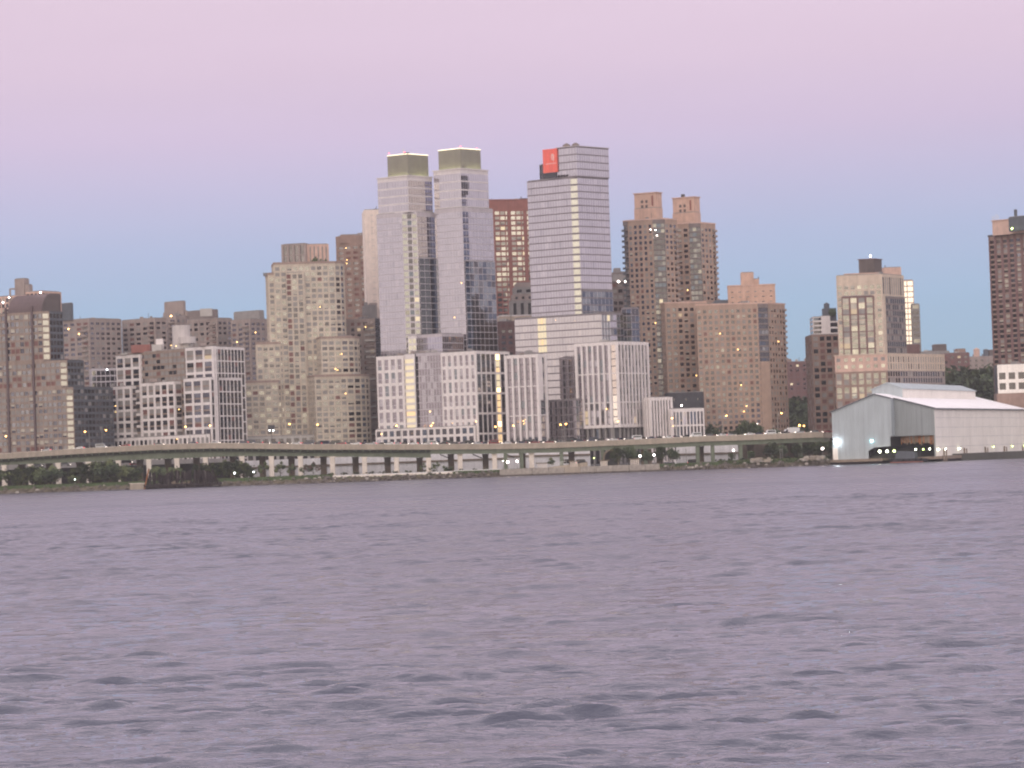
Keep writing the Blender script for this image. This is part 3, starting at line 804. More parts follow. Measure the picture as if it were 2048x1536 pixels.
# ---- banner tower
def banner_tower():
    tl, tr, Y = 34, 44, 1432
    GL = dict(bay=1.7, floor=3.62, pw=.12, sh=.60, pd=.08, sd=.10, tilt=.003, top=.7, pm='mullion_lilac', sm='mullion_dark')
    sky = spec(wins=[('towerp', .6), ('tower', 9), ('grey', .5)], **GL)
    skyr = spec(wins=[('towerp', .6), ('tower', 9), ('grey', .6)], **GL)
    gold = spec(cols=1, floor=3.62, pw=.3, sh=.95, pd=.08, sd=.1, tilt=.003, top=1.0, pm='mullion_lilac', sm='mullion_dark', wins=[('creamg', 1)])
    C = corner(1152, 353, Y); p, z = block(1152, 1054, 1216, 353, Y, tl, tr)
    b = Building('banner_tower', 'tall lilac glass tower with dark floor lines and a red banner at its roof corner', p, 'glass tower')
    zlow = zat(1203, 624, Y - 12)
    q = chamfer(p, 1, 3.6, .9)
    blue = spec(**{**GL, 'wins': [('blue', 4), ('grey', 2), ('dark', 1)]})
    b.tier(q, GZ, z, [sky, gold, skyr, sky, sky], core='charcoal')
    A_, B_ = q[2], q[3]; uu = (B_ - A_).normalized(); nn = Vector((uu.y, -uu.x))
    b.tier([A_ - nn * .05, A_ + nn * .3, B_ + nn * .3, B_ - nn * .05], GZ, zat(1190, 579, Y), [None, spec(**{**GL, 'bay': 3.0, 'pw': .2, 'wins': [('blue', 4), ('teal', 2)]}), None, None], core='charcoal', name='painted_reflection')  # dark glass colour carries the reflection of other buildings
    # upper part, set back from the left end
    p2, zt = block(1152, 1113, 1216, 292, Y, tl, tr)
    b.tier(p2, z - .05, zt, [sky, skyr, sky, sky], core='charcoal', rim=('mullion_lilac', .3), name='upper_wall')
    # plant house that carries the banner
    p3, z3 = block(1108, 1080, 1122, 327, Y + 26, tl, tr)
    b.tier(p3, z - .1, z3, spec(bay=2, rows=2, pw=.3, sh=.5, pm='charcoal', wins=[('dark', 2), ('pale', 1)], top=.6), core='slate', name='plant_house')
    nL = Vector((-math.sin(R(tl)), -math.cos(R(tl)))); A = on_line(1086, 300, C, dl(tl)) + nL * .5; Bn = on_line(1114.5, 296, C, dl(tl)) + nL * .5; zb = at(1100, 346, A.y).z; zt2 = at(1086, 299.5, A.y).z
    u = (v2(Bn) - v2(A)); w = u.length; u /= w; n = Vector((u.y, -u.x))
    mb = MB(); P = [v2(A), v2(Bn), v2(Bn) - n * .5, v2(A) - n * .5]
    mb.hexa([(x.x, x.y, zb) for x in P], [(x.x, x.y, zt2) for x in P], 'sign_red'); o = b.part('banner', mb, 'red rooftop banner with a pale emblem and a faint line of lettering')
    mb = MB(); H = zt2 - zb
    def dash(s0, s1, f0, f1):
        P = [v2(A) + u * (w * s0) + n * .05, v2(A) + u * (w * s1) + n * .05, v2(A) + u * (w * s1) + n * .0, v2(A) + u * (w * s0) + n * .0]
        mb.hexa([(x.x, x.y, zb + H * f0) for x in P], [(x.x, x.y, zb + H * f1) for x in P], 'sign_mark')
    dash(.58, .64, .58, .74); dash(.70, .78, .54, .76); dash(.62, .74, .70, .78); dash(.60, .72, .52, .56); dash(.72, .76, .46, .54)
    for s in (.22, .28, .34, .42, .48, .54, .62, .68, .74, .80, .86): dash(s, s + .035, .35, .40)
    b.part('banner_lettering', mb)
    for px, py in ((1133, 290), (1151, 289)):
        q = at(px, py, Y + 12); mb = MB(); mb.cyl((q.x, q.y), 1.9, zt, q.z - .2, 'grey_brown', 10); mb.cyl((q.x, q.y), 2.2, q.z - .2, q.z + .9, 'grey_brown_dark', 10, .5); b.part('roof_fan', mb)
    mb = MB(); a = at(1090, 352, Y + 6); c = at(1112, 350, Y); mb.bar((a.x, a.y, z + 1.2), (c.x, c.y, z + 1.2), .4, 2.0, 'charcoal'); b.part('parapet_screen', mb)
    # low wide volume, right corner glowing
    Yl = Y - 14
    pl, zl = block(1205, 1029, 1246, 626, Yl - 6, 30, 46)
    pl = chamfer(pl, 1, .8, 5.4)
    sk2 = spec(wins=[('tower', 9), ('towerp', .6), ('grey', .6)], fields=lambda i, j, c, r: ([('cream', 5), ('lit', 1)] if (c * .245 < i < c * .36 and j > r - 6) else ([('grey', 3), ('blue', 2), ('dark', 1)] if j < 3 else None)), **GL)  # emissive cream column paints in the reflected western glow
    g2 = spec(cols=3, floor=3.62, pw=.25, sh=.6, pd=.08, sd=.1, tilt=.003, top=1.0, pm='mullion_pale', sm='mullion_dark', wins=[('creamg', 3), ('cream', .3)])
    r2 = spec(**{**GL, 'bay': 2.4, 'wins': [('pale', 3), ('grey', 4), ('blue', 1)]})
    b.tier(pl, GZ, zl, [sk2, g2, r2, sky, sky], core='charcoal', name='base_wall')
    p4, z4 = block(1262, 1243, 1277, 615, Yl + 2, 40, 46)
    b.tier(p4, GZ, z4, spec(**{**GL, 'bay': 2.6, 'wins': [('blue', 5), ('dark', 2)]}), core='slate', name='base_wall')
    p5, z5 = front(1083, 1157, 800, Yl - 8, 12, -38)
    b.tier(p5, GZ, z5, spec(**{**GL, 'wins': [('tower', 6), ('grey', 3), ('teal', 1)]}), core='charcoal', name='base_wall')
    small_lit(b, [(1111, 640, Yl - 4)], 'lamp_orange', .15)
banner_tower()

# ---- white finned blocks in front of the banner tower
def finned(name, label, cx, lx, rx, ytop, Y, tl, tr, S, extra=None, cham=None):
    p, z = block(cx, lx, rx, ytop, Y, tl, tr)
    if cham: p = chamfer(p, 1, *cham)
    b = Building(name, label, p, 'apartment block')
    b.tier(p, GZ, z, S, core='charcoal')
    if extra: extra(b, p, z)
    return b
Wp = [('pod', 8), ('grey', .8), ('teal', 1)]
lowd = lambda i, j, c, r: [('blue', 3), ('dark', 3), ('teal', 2)] if j < 4 else None
fin = lambda cols, wins=Wp, **k: spec(**{**dict(cols=cols, floor=3.6, pw=1.05, sh=.5, pm='white_stone', every=4, minor='mullion_dark', msh=.5, mpd=.07, wins=wins, top=1.6, pd=.9, sd=.5, fields=lowd, tilt=.006), **k})
def white_end(b, p, z):
    u = (p[2] - p[1]).normalized(); q = p[1]; P = [q - Vector((.4, .4)), q + u * 4 + Vector((.2, -.4)), q + u * 4 + Vector((0, 1)), q + Vector((-.2, 1))]
    zz = zat(1078, 800, p[1].y); mb = MB(); mb.hexa([(x.x, x.y, zz) for x in P], [(x.x, x.y, z + .05) for x in P], 'white_stone'); b.part('end_wall', mb)
    small_lit(b, [(1030, 745, 1408), (1039, 747, 1407)], 'lamp_orange', .28)
    for dx, dy in ((-2, 0), (0, 0), (2, -3), (1, 4), (-1, 6)): small_lit(b, [(1048 + dx, 842 + dy, 1400)], 'lamp_orange', .22)
finned('white_finned_block', 'narrow white block of tall vertical fins left of the banner tower foot', 1074, 1013, 1088, 708, 1396, 30, 54, [fin(5), fin(1, [('grey', 2), ('blue', 1)]), fin(5), fin(3)], white_end)
def raised(b, p, z): small_lit(b, [(1213, 818, 1398), (1233, 840, 1398), (1238, 842, 1399)], 'lamp_orange', .35)
def raised_block():
    Y = 1396; p, z = block(1230, 1153, 1292, 683, Y, 32, 54); p = chamfer(p, 1, 3.4, 1.2)
    b = Building('white_finned_block', 'broad white finned block raised on grey columns right of the banner tower foot', p, 'apartment block')
    zb = zat(1230, 855, Y); q = shrink(p, 1.6)
    low = spec(bay=3.6, rows=2, pw=.9, sh=.3, pm='dull_grey', wins=[('blue', 3), ('dark', 4), ('grey', 2)], top=.4, pd=1.2, sd=.3)
    b.tier(q, GZ, zb - .01, [low, None, low, None], core='charcoal', name='base_wall')
    lowd0 = lambda i, j, c, r: [('grey', 3), ('dark', 2), ('dim', .6)] if j < 3 else None
    R9 = [('blue', 4), ('dark', 3), ('grey', 2), ('pale', .8)]
    b.tier(p, zb, z, [fin(6, bot=1.5, fields=lowd0), fin(1, bot=1.5, fields=lowd0), fin(9, R9, pw=.8, bot=1.5, fields=lowd0), fin(5), fin(5)], core='charcoal')
    raised(b, p, z)
raised_block()
finned('low_finned_block', 'low white block of close vertical fins between the raised block and the gridded pavilion', 1300, 1290, 1340, 795, 1404, 40, 30,
       [fin(2), fin(7, [('blue', 4), ('dark', 3), ('grey', 1)], pw=.75, every=9)])
finned('low_grid_pavilion', 'low white gridded pavilion of three storeys at the right end of the finned blocks', 1344, 1339, 1406, 818, 1406, 40, 16,
       [fin(1), spec(cols=9, rows=3, pw=.7, sh=.9, pm='white_stone', wins=[('blue', 3), ('dark', 3), ('grey', 2)], top=1.6, bot=3, pd=.4, sd=.35)],
       lambda b, p, z: small_lit(b, [(1346, 852, 1402)], 'lamp_orange', .3))
p, z = front(1336, 1407, 785, 1440, 14, 4)
b = Building('charcoal_block', 'blank charcoal block behind the low white pavilion', p, 'building')
b.tier(p, GZ, z, spec(bay=6, floor=8, pw=5.5, sh=7, pm='charcoal', wins=[('dark', 1)], top=3, pd=.1, sd=.08), core='charcoal')
small_lit(b, [(1363, 811, 1436)], 'lamp_pink', .6)

# ---- brown glass block behind the banner tower's right side
p, z = front(1222, 1280, 545, 1560, 22, 8)
b = Building('brown_glass_block', 'dim brown block with two bright roof lamps between the banner tower and the brick twins', p, 'apartment block')
b.tier(p, GZ, z, spec(bay=3.2, floor=3.3, pw=.9, sh=1.4, pm='grey_brown_dark', wins=[('shade', 4), ('dark', 3), ('pale', 1.6), ('dim', .5), ('red', 1)], top=6))
pp, z2 = front(1227, 1241, 537, 1566, 8); b.tier(pp, z - .2, z2, None, core='dull_grey', name='penthouse')
pp, z2 = front(1225, 1252, 549, 1556, 3); b.tier(pp, z - 5, z2, None, core='dull_grey', name='sign_band')
small_lit(b, [(1237, 563, 1553), (1251, 563, 1553)], 'lamp_pink', .8)

# ---- brick twins complex
def brick_twins():
    Y = 1490
    W = [('dark', 4), ('shade', 3), ('blind', 2.2), ('sky', 2), ('red', 1.0), ('pale', .35), ('dim', .04), ('lit', .02)]
    BR = spec(bay=3.1, floor=2.9, pw=1.25, sh=1.2, pm='orange_brick', wins=W, top=2.6, pd=.28, sd=.2, fields=lambda i, j, c, r: [('dark', 6), ('sky', 1), ('shade', 1), ('red', .6), ('dim', .04)] if i % 4 in (1, 2) else [('shade', 3), ('dark', 2.5), ('blind', 2), ('pale', .4), ('sky', 1), ('lit', .02)])
    BRr = spec(bay=3.2, floor=2.9, pw=1.3, sh=1.25, pm='orange_brick', wins=[('dark', 3), ('shade', 3), ('sky', 1), ('blind', 1.5)], top=2.6, pd=.28, sd=.2)
    GLS = spec(bay=2.0, floor=2.9, pw=.2, sh=.8, pm='slate', sm='grey_brown_dark', wins=[('dark', 6), ('blue', 2), ('pale', 1.0), ('sky', 2), ('dim', .06), ('cream', .04)], top=2.2, pd=.15, sd=.7)
    def tower(b, cx, lx, rx, ytop, Yc, l2=None):
        p, z = block(cx, lx, rx, ytop, Yc, 24, 52)
        p = chamfer(p, 1, 5.0, 3.0); p = chamfer(p, 0, 2.0, 3.6)
        return p, z
    p, z = tower(None, 1322, 1243, 1352, 438, Y)
    b = Building('brick_twin_complex', 'orange brick complex of two towers with square roof houses and a broad lower wing', p, 'apartment tower')
    rim = ('pink_stone', .7)
    b.tier(p, GZ, z, [GLS, BR, GLS, BRr, None, None], core='brown_brick', rim=rim)
    pB, zB = tower(None, 1394, 1340, 1429, 446, Y + 26)
    b.tier(pB, GZ, zB, [GLS, BR, GLS, BRr, None, None], core='brown_brick', rim=rim)
    # stacks of small balconies that notch the outlines
    def notches(P, u, n, z0, z1, mat='slate', w=1.6):
        mb = MB(); zz = z0
        while zz < z1 - 3:
            Q = [P - u * .2, P + u * w, P + u * w + n * 2.4, P - u * .2 + n * 2.4]
            mb.hexa([(q.x, q.y, zz) for q in Q], [(q.x, q.y, zz + 1.1) for q in Q], mat); zz += 2.9
        b.part('balconies', mb)
    notches(p[0] + Vector((-1.2, -2)), Vector((1, 0)), Vector((0, 1)), zat(1243, 700, Y), z)
    notches(pB[4] + Vector((-.4, -2.6)), Vector((1, 0)), Vector((0, 1)), zat(1430, 605, Y), zB, 'grey_brown')
    notches(p[4] + Vector((-.6, -2.6)), Vector((1, 0)), Vector((0, 1)), zat(1352, 600, Y), z, 'grey_brown')
    # square roof houses
    for (cx, lx, rx, yt, yb, base, Yc, zz) in ((1312, 1268, 1324, 385, 413, 440, Y + 8, z), (1388, 1345, 1400, 394, 420, 448, Y + 32, zB)):
        q, zt = block(cx, lx, rx - 1, yt, Yc, 24, 55)
        b.tier(q, zz - .2, zt, [None, None], core='orange_brick_pale', name='roof_house', rim=('pink_stone', .4))
        q2, zt2 = block(cx + 1, lx, rx + 1, yt + 30, Yc - 1.2, 24, 55)
        b.tier(q2, zz - .2, zt2, [None, None], core='orange_brick_pale', name='roof_house')
        u = (q[1] - q[0]).normalized(); n = Vector((u.y, -u.x)); mb = MB(); L = (q[1] - q[0]).length
        for s in (.35, .55):
            for k in (0, 1):
                c = q[0] + u * L * s + n * .02; w = 1.3; zz2 = zt - 5.2 - k * 2.6
                Q = [c - u * w / 2 + n * .08, c + u * w / 2 + n * .08, c + u * w / 2, c - u * w / 2]
                mb.hexa([(x.x, x.y, zz2) for x in Q], [(x.x, x.y, zz2 + 1.5) for x in Q], 'brown_dark')
        c = q[0] + u * L * .82; Q = [c - u * .5 + n * .08, c + u * .5 + n * .08, c + u * .5, c - u * .5]
        mb.hexa([(x.x, x.y, zt - 7) for x in Q], [(x.x, x.y, zt - 1.5) for x in Q], 'red_brick')
        b.part('vent', mb)
    mb = MB(); q = at(1366, 392, Y + 36); mb.box(q.x - 1, q.x + 1, Y + 35, Y + 37, q.z - .6, q.z + .9, 'roof_dark'); b.part('roof_plant', mb)
    # link and right wing
    q, zl = front(1330, 1412, 606, Y - 3, 24, 14); b.tier(q, GZ, zl, [BR, BRr], core='brown_brick', rim=rim)
    q, zw = block(1530, 1392, 1568, 607, Y - 16, -6, 58)
    q = chamfer(q, 1, 4.2, 2.6); b.tier(q, GZ, zw, [BR, GLS, BRr, None], core='brown_brick', rim=rim)
    mb = MB(); a, e = q[1], q[2]; u = (e - a).normalized(); n = Vector((u.y, -u.x)); Q = [a + n * .75 + u * .3, e + n * .75 - u * .3, e + n * .2 - u * .3, a + n * .2 + u * .3]
    mb.hexa([(x.x, x.y, GZ) for x in Q], [(x.x, x.y, zat(1545, 722, a.y)) for x in Q], 'orange_brick'); b.part('corner_pier', mb)
    notches(q[3] + Vector((-.6, -2.6)), Vector((1, 0)), Vector((0, 1)), zat(1568, 720, Y), zw, 'grey_brown')
    # set-back upper storeys of the wing
    q, zt = front(1456, 1549, 571, Y + 6, 16, -4)
    b.tier(q, zw - .2, zt, spec(bay=4, floor=3.2, pw=2.8, sh=2.2, pm='orange_brick_pale', wins=[('dark', 2), ('shade', 1)], top=3), core='orange_brick_pale', name='roof_house', rim=('pink_stone', .5))
    q, z3 = front(1481, 1507, 545, Y + 10, 9, -4); b.tier(q, zt - .2, z3, None, core='orange_brick_pale', name='roof_house')
    q, z3 = front(1506, 1518, 558, Y + 11, 7, -4); b.tier(q, zt - .2, z3, None, core='orange_brick_pale', name='roof_house')
    mb = MB(); a = at(1517, 553, Y + 12); mb.tube((a.x, a.y, zt), (a.x, a.y, a.z), .2, 'pole_dark'); b.part('mast', mb)
    mb = MB(); a = at(1434, 603, Y + 8); mb.hexa([(a.x - 4, a.y, zw), (a.x + 6, a.y, zw), (a.x + 6, a.y + 6, zw), (a.x - 4, a.y + 6, zw)], [(a.x - 1, a.y + 1, a.z + .8), (a.x + 6, a.y + 1, a.z + .8), (a.x + 6, a.y + 5, a.z + .8), (a.x - 1, a.y + 5, a.z + .8)], 'slate'); b.part('roof_plant', mb)
    small_lit(b, [(1476, 699, Y - 20), (1426, 712, Y - 18), (1375, 580, Y + 10), (1311, 646, Y - 8), (1557, 683, Y - 14), (1393, 751, Y - 8), (1482, 770, Y - 20), (1440, 667, Y - 20), (1488, 823, Y - 20), (1493, 812, Y - 20)], 'lamp_orange', .4)
    small_lit(b, [(1311, 460, Y - 6), (1314, 471, Y - 6), (1301, 459, Y - 6), (1515, 848, Y - 22)], 'lamp_pink', .4)
brick_twins()

# ---- right hand group
p, z = front(1562, 1640, 723, 1850, 25, 0)
b = Building('far_red_block', 'far dark red brick block low between the brick wing and the narrow brown block', p, 'building')
b.tier(p, GZ, z, spec(bay=4.5, floor=3.1, pw=2.6, sh=1.7, pm='maroon', wins=[('dark', 5), ('red', 3), ('dim', .3), ('cream', .2)], top=2))
for l, r, yt in ((1563, 1583, 719), (1611, 1640, 716)):
    pp, z2 = front(l, r, yt, 1856, 8); b.tier(pp, z - .2, z2, None, core='brown_brick', name='penthouse')

def narrow_brown():
    p, z = front(1624, 1690, 669, 1500, 20, 4)
    b = Building('narrow_brown_block', 'narrow brown gridded block with a white banded top storey and a dark roof tank', p, 'apartment block')
    b.tier(p, GZ, z, spec(cols=5, floor=3.35, pw=1.1, sh=1.2, pm='brown_brick', wins=[('dark', 4), ('red', 3), ('shade', 3)], top=1.0, pd=.3))
    p, z2 = front(1626, 1643, 634, 1501, 14); b.tier(p, z - .1, z2, spec(cols=1, floor=2.6, pw=.3, sh=.9, pm='white_stone', wins=[('blue', 1), ('dark', 1)], top=.4), name='top_storey')
    p, z3 = front(1642, 1660, 632, 1500.6, 14); b.tier(p, z - .1, z3, None, core='white_stone', name='top_storey')
    p, z4 = front(1659, 1692, 642, 1501, 14); b.tier(p, z - .1, z4, spec(cols=2, floor=3.2, pw=.4, sh=1.0, pm='white_stone', wins=[('blue', 1), ('dark', 1), ('pale', 1)], top=.8), name='top_storey')
    mb = MB(); a = at(1646, 617, 1506); c = at(1672, 617, 1506); mb.box(a.x, c.x, 1505, 1512, z4 - .5, a.z, 'slate'); b.part('plant_house', mb)
    q = at(1653, 608, 1508); q2 = at(1653, 618, 1508); mb = MB(); mb.cyl((q.x, q.y), 1.5, q2.z, q.z, 'slate', 12); mb.cyl((q.x, q.y), 1.6, q.z, q.z + .8, 'slate', 12, .2); b.part('roof_tank', mb)
    q = at(1665, 625, 1504); mb = MB(); mb.ball((q.x, q.y, q.z), 2.2, 'leaf_dark', 8); b.part('roof_shrub', mb)
narrow_brown()

def tan_tower():
    Y = 1455
    C = corner(1763, 548, Y); p, z = block(1763, 1672, 1806, 548, Y, 6, 55)
    b = Building('tan_tower', 'tan stone tower with maroon framed bays, dark brown roof house and long base', p, 'apartment tower')
    Wt = [('pale', 5), ('bright', 1.5), ('blindp', 2), ('shade', 2), ('dim', .15)]
    zb = zat(1774, 707, Y - 6)
    plainS = spec(cols=7, floor=3.1, pw=1.25, sh=1.1, pm='tan_stone', wins=Wt, top=5.5, pd=.2, sd=.16)
    side = spec(bay=2.4, floor=3.1, pw=.9, sh=.9, pm='taupe_stone', wins=[('dark', 3), ('shade', 2), ('blue', 1)], top=1, pd=.3, sd=.1)
    zc = zat(1763, 592, Y)
    b.tier(p, zb, z, [plainS, spec(bay=2.4, rows=1, pw=.9, sh=.5, pm='tan_stone', wins=[('shade', 2), ('dark', 1)], top=1.5, bot=z - zb - 11, pd=.25), None, None], core='grey_brown_dark')
    # maroon framed field on the left face
    u = (p[1] - p[0]).normalized(); n = Vector((u.y, -u.x)); a = on_line(1683, 600, C, -u) + n * .3; e = on_line(1747, 600, C, -u) + n * .3
    P = [a - n * .2, a, e, e - n * .2]; b.tier([P[0] - n * .02, P[1], P[2], P[3] - n * .02], zb, zat(1715, 592, Y), [None, spec(cols=4, floor=3.1, pw=1.0, sh=.5, pm='maroon', every=3, minor='tan_stone', msh=.5, mpd=.1, wins=Wt, top=.9, pd=.25, sd=.2), None, None], core='brown_dark', name='bay_frame')
    # dark lower part of the right face
    dR = dr(55); a = v2(p[1]) + dR * .8; e = v2(p[2]); nn = Vector((dR.y, -dR.x)); P = [a - nn * .1 + dR * 2, a + dR * 2 + nn * .3, e + nn * .3, e - nn * .1]
    b.tier([P[0], P[1], P[2], P[3]], zb, zat(1785, 592, Y), [None, spec(bay=2.4, floor=3.1, pw=.8, sh=.9, pm='grey_brown_dark', wins=[('dark', 3), ('shade', 2), ('blue', 1)], top=1, pd=.2), None, None], core='brown_dark', name='bay_frame')
    q, z2 = block(1752, 1690, 1781, 548, Y + 5, 6, 55); b.tier(q, z - .1, z2 + .4, spec(bay=4, rows=1, pw=2.2, sh=.6, pm='tan_stone', wins=[('pale', 2), ('shade', 1), ('dark', 1)], top=1.5), core='tan_stone', name='crown', rim=('pink_stone', .4))
    q, z3 = block(1748, 1717, 1763, 518, Y + 9, 14, 55); b.tier(q, z - .1, z3, None, core='brown_dark', name='roof_house', rim=('maroon', .3))
    q = at(1741, 512, Y + 12); mb = MB(); mb.tube((q.x, q.y, z3), (q.x, q.y, q.z), .3, 'white_paint'); mb.ball((q.x, q.y, q.z), .5, 'lamp_pink'); b.part('mast', mb)
    # base
    Cb = corner(1773, 708, Y - 6); q, zb2 = block(1773, 1669, 1887, 708, Y - 6, 4, 52)
    bl = spec(cols=7, floor=3.6, pw=1.25, sh=1.3, pm='brown_brick', every=2, minor='grey_brown', msh=.6, wins=[('pale', 5), ('bright', 2), ('blindp', 2), ('shade', 2), ('red', .6), ('dim', .2)], top=1., pd=.28, sd=.2)
    br = spec(bay=2.6, floor=3.3, pw=.8, sh=.9, pm='grey_brown', wins=[('dark', 4), ('shade', 2), ('blue', 1)], top=.5, pd=.25)
    zs = zat(1773, 741, Y - 6)
    b.tier(q, GZ, zs, [bl, br, br, None], core='brown_dark', name='base_wall')
    tl = spec(cols=7, floor=3.6, pw=1.9, sh=1.7, pm='pink_stone', wins=[('bright', 2), ('pale', 3), ('shade', 2)], top=1.5, pd=.25)
    tr_ = spec(bay=2.6, rows=2, pw=1.2, sh=.8, pm='tan_stone', wins=[('shade', 3), ('dark', 2)], top=1.2, pd=.35)
    b.tier(q, zs, zb2, [tl, tr_, tr_, None], core='grey_brown_dark', name='base_wall', rim=('tan_stone', .4))
tan_tower()

def gold_mirror():
    p, z = front(1764, 1826, 561, 1570, 20, 3)
    b = Building('mirror_window_tower', 'pink tower with dazzling gold mirror windows behind the tan stone tower', p, 'apartment tower')
    b.tier(p, GZ, z, [spec(cols=5, floor=3.15, pw=.5, sh=.65, pm='pink_stone', wins=[('mirror', 1)], top=.6, pd=.12, sd=.1, tilt=.002), None], core='pink_stone')
    pp, z2 = front(1766, 1802, 535, 1576, 12); b.tier(pp, z - .1, z2, None, core='pink_stone', name='penthouse')
    pp, z2 = front(1824, 1838, 608, 1569, 18, 2); b.tier(pp, GZ, z2, spec(cols=1, floor=3.15, pw=.5, sh=1.2, pm='dull_grey', wins=[('dark', 3), ('pale', 1)], top=.6), core='dull_grey', name='side_wing')
    mb = MB(); q = at(1770, 530, 1580); mb.tube((q.x, q.y, z2), (q.x, q.y, q.z), .2, 'pole_dark'); b.part('mast', mb)
    pp, z2 = front(1806, 1839, 689, 1568, 18, 2); b.tier(pp, GZ, z2, None, core='maroon', name='base_wall')
gold_mirror()

def far_right():
    def bl(name, label, l, r, yt, Y, S, core, pent=()):
        p, z = front(l, r, yt, Y, 22, 0); b = Building(name, label, p, 'building'); b.tier(p, GZ, z, S, core=core)
        for l2, r2, y2, m in pent: pp, z2 = front(l2, r2, y2, Y + 5, 8); b.tier(pp, z - .2, z2, None, core=m, name='penthouse')
        return b
    D = spec(bay=4.2, floor=3.3, pw=2.4, sh=1.8, pm='maroon', wins=[('dark', 5), ('red', 2), ('pale', .7), ('dim', .3)], top=2)
    bl('far_grey_block', 'far low grey block with a dark roof box right of the mirror window tower', 1836, 1898, 703, 1900, spec(bay=4, floor=3.3, pw=2.6, sh=1.9, pm='dull_grey', wins=[('dark', 1)], top=2), 'dull_grey', [(1867, 1893, 689, 'brown_dark')])
    b = bl('far_maroon_block', 'far maroon block with a few lit windows above the dark trees', 1884, 1938, 706, 1860, D, 'maroon', [(1912, 1931, 698, 'brown_brick')])
    bl('far_tan_block', 'far tan block carrying a pale roof tank left of the tall right edge tower', 1934, 1994, 713, 1960, spec(bay=4, floor=3.3, pw=2.4, sh=1.8, pm='grey_brown', wins=[('dark', 3), ('shade', 1)], top=2), 'grey_brown', [(1970, 1976, 699, 'slate'), (1978, 1992, 700, 'brown_dark')])
    q = at(1953, 699, 1962); mb = MB(); bt = BUILDINGS[-1]; mb.cyl((q.x, q.y), 2.2, at(1953, 714, 1962).z - 1, q.z, 'pink_stone', 10); mb.cyl((q.x, q.y), 2.4, q.z, q.z + 1.2, 'pink_stone', 10, .3); bt.part('roof_tank', mb)
far_right()

def right_tower():
    Y = 1530
    C = corner(2110, 462, Y); p, z = block(2110, 1977, 2200, 461, Y, 42, 48)
    b = Building('right_edge_tower', 'tall maroon tower at the right edge with pale window stripes and a pink roof house', p, 'apartment tower')
    L = spec(bay=4.2, floor=2.75, pw=1.6, sh=1.0, pm='maroon', sm='brown_brick', wins=[('shade', 4), ('pale', 2), ('dark', 1.5), ('blind', 3)], top=2.4, pd=.45,
             fields=lambda i, j, c, r: [('dark', 1)] if i in (0, 3) else None)
    b.tier(p, GZ, z, [L, L, None, None], core='brown_dark', rim=('charcoal', .8))
    q, z2 = block(2070, 1984, 2150, 434, Y + 4, 42, 48); b.tier(q, z, z2, None, core='pink_stone', name='roof_house', rim=('pink_stone', .4))
    q, z3 = block(2064, 2016, 2100, 436, Y + 2, 42, 48); b.tier([x - Vector((0, 1.5)) for x in q], z2 - 7, z2 + .8, None, core='slate', name='plant_house')
    a = at(2031, 419, Y + 22); mb = MB(); mb.cyl((a.x, a.y), .9, z2, a.z, 'slate', 10); b.part('chimney', mb)
    u = (p[1] - p[0]).normalized(); n = Vector((u.y, -u.x)); mb = MB()
    for k in range(26):
        c = p[0] + u * (8 + k * 1.5) + n * -.6; zz = z + 1.0 + .6 * rng.random(); mb.box(c.x - .35, c.x + .35, c.y - .3, c.y, zz, zz + .6, 'lit_cream')
    b.part('roof_lights', mb)
    small_lit(b, [(2024, 457, Y + 6)], 'lamp_green', .7); small_lit(b, [(2009, 583, Y + 30), (2009, 600, Y + 30), (2007, 522, Y + 30)], 'lamp_pink', .4)
    mb = MB()
    for px in (1985, 1988, 1992, 1996):
        a = at(px, 428 + (px % 3) * 2, Y + 40); mb.tube((a.x, a.y, z2), a, .15, 'white_paint')
    b.part('antennas', mb)
right_tower()

p, z = front(1994, 2090, 728, 1460, 20, -5)
b = Building('low_white_block', 'low cream white block of wide dark windows under the right edge tower', p, 'building')
b.tier(p, zat(2000, 787, 1460), z, [spec(bay=5.2, floor=5.2, pw=1.6, sh=1.9, pm='shed_cream', wins=[('dark', 5), ('blue', 1)], top=4.2, pd=.3), None], core='charcoal')
pb, _ = front(1994, 2090, 787, 1459.6, 20, -5); b.tier(pb, GZ, zat(2000, 787, 1460) - .01, None, core='brown_brick', name='base_wall')
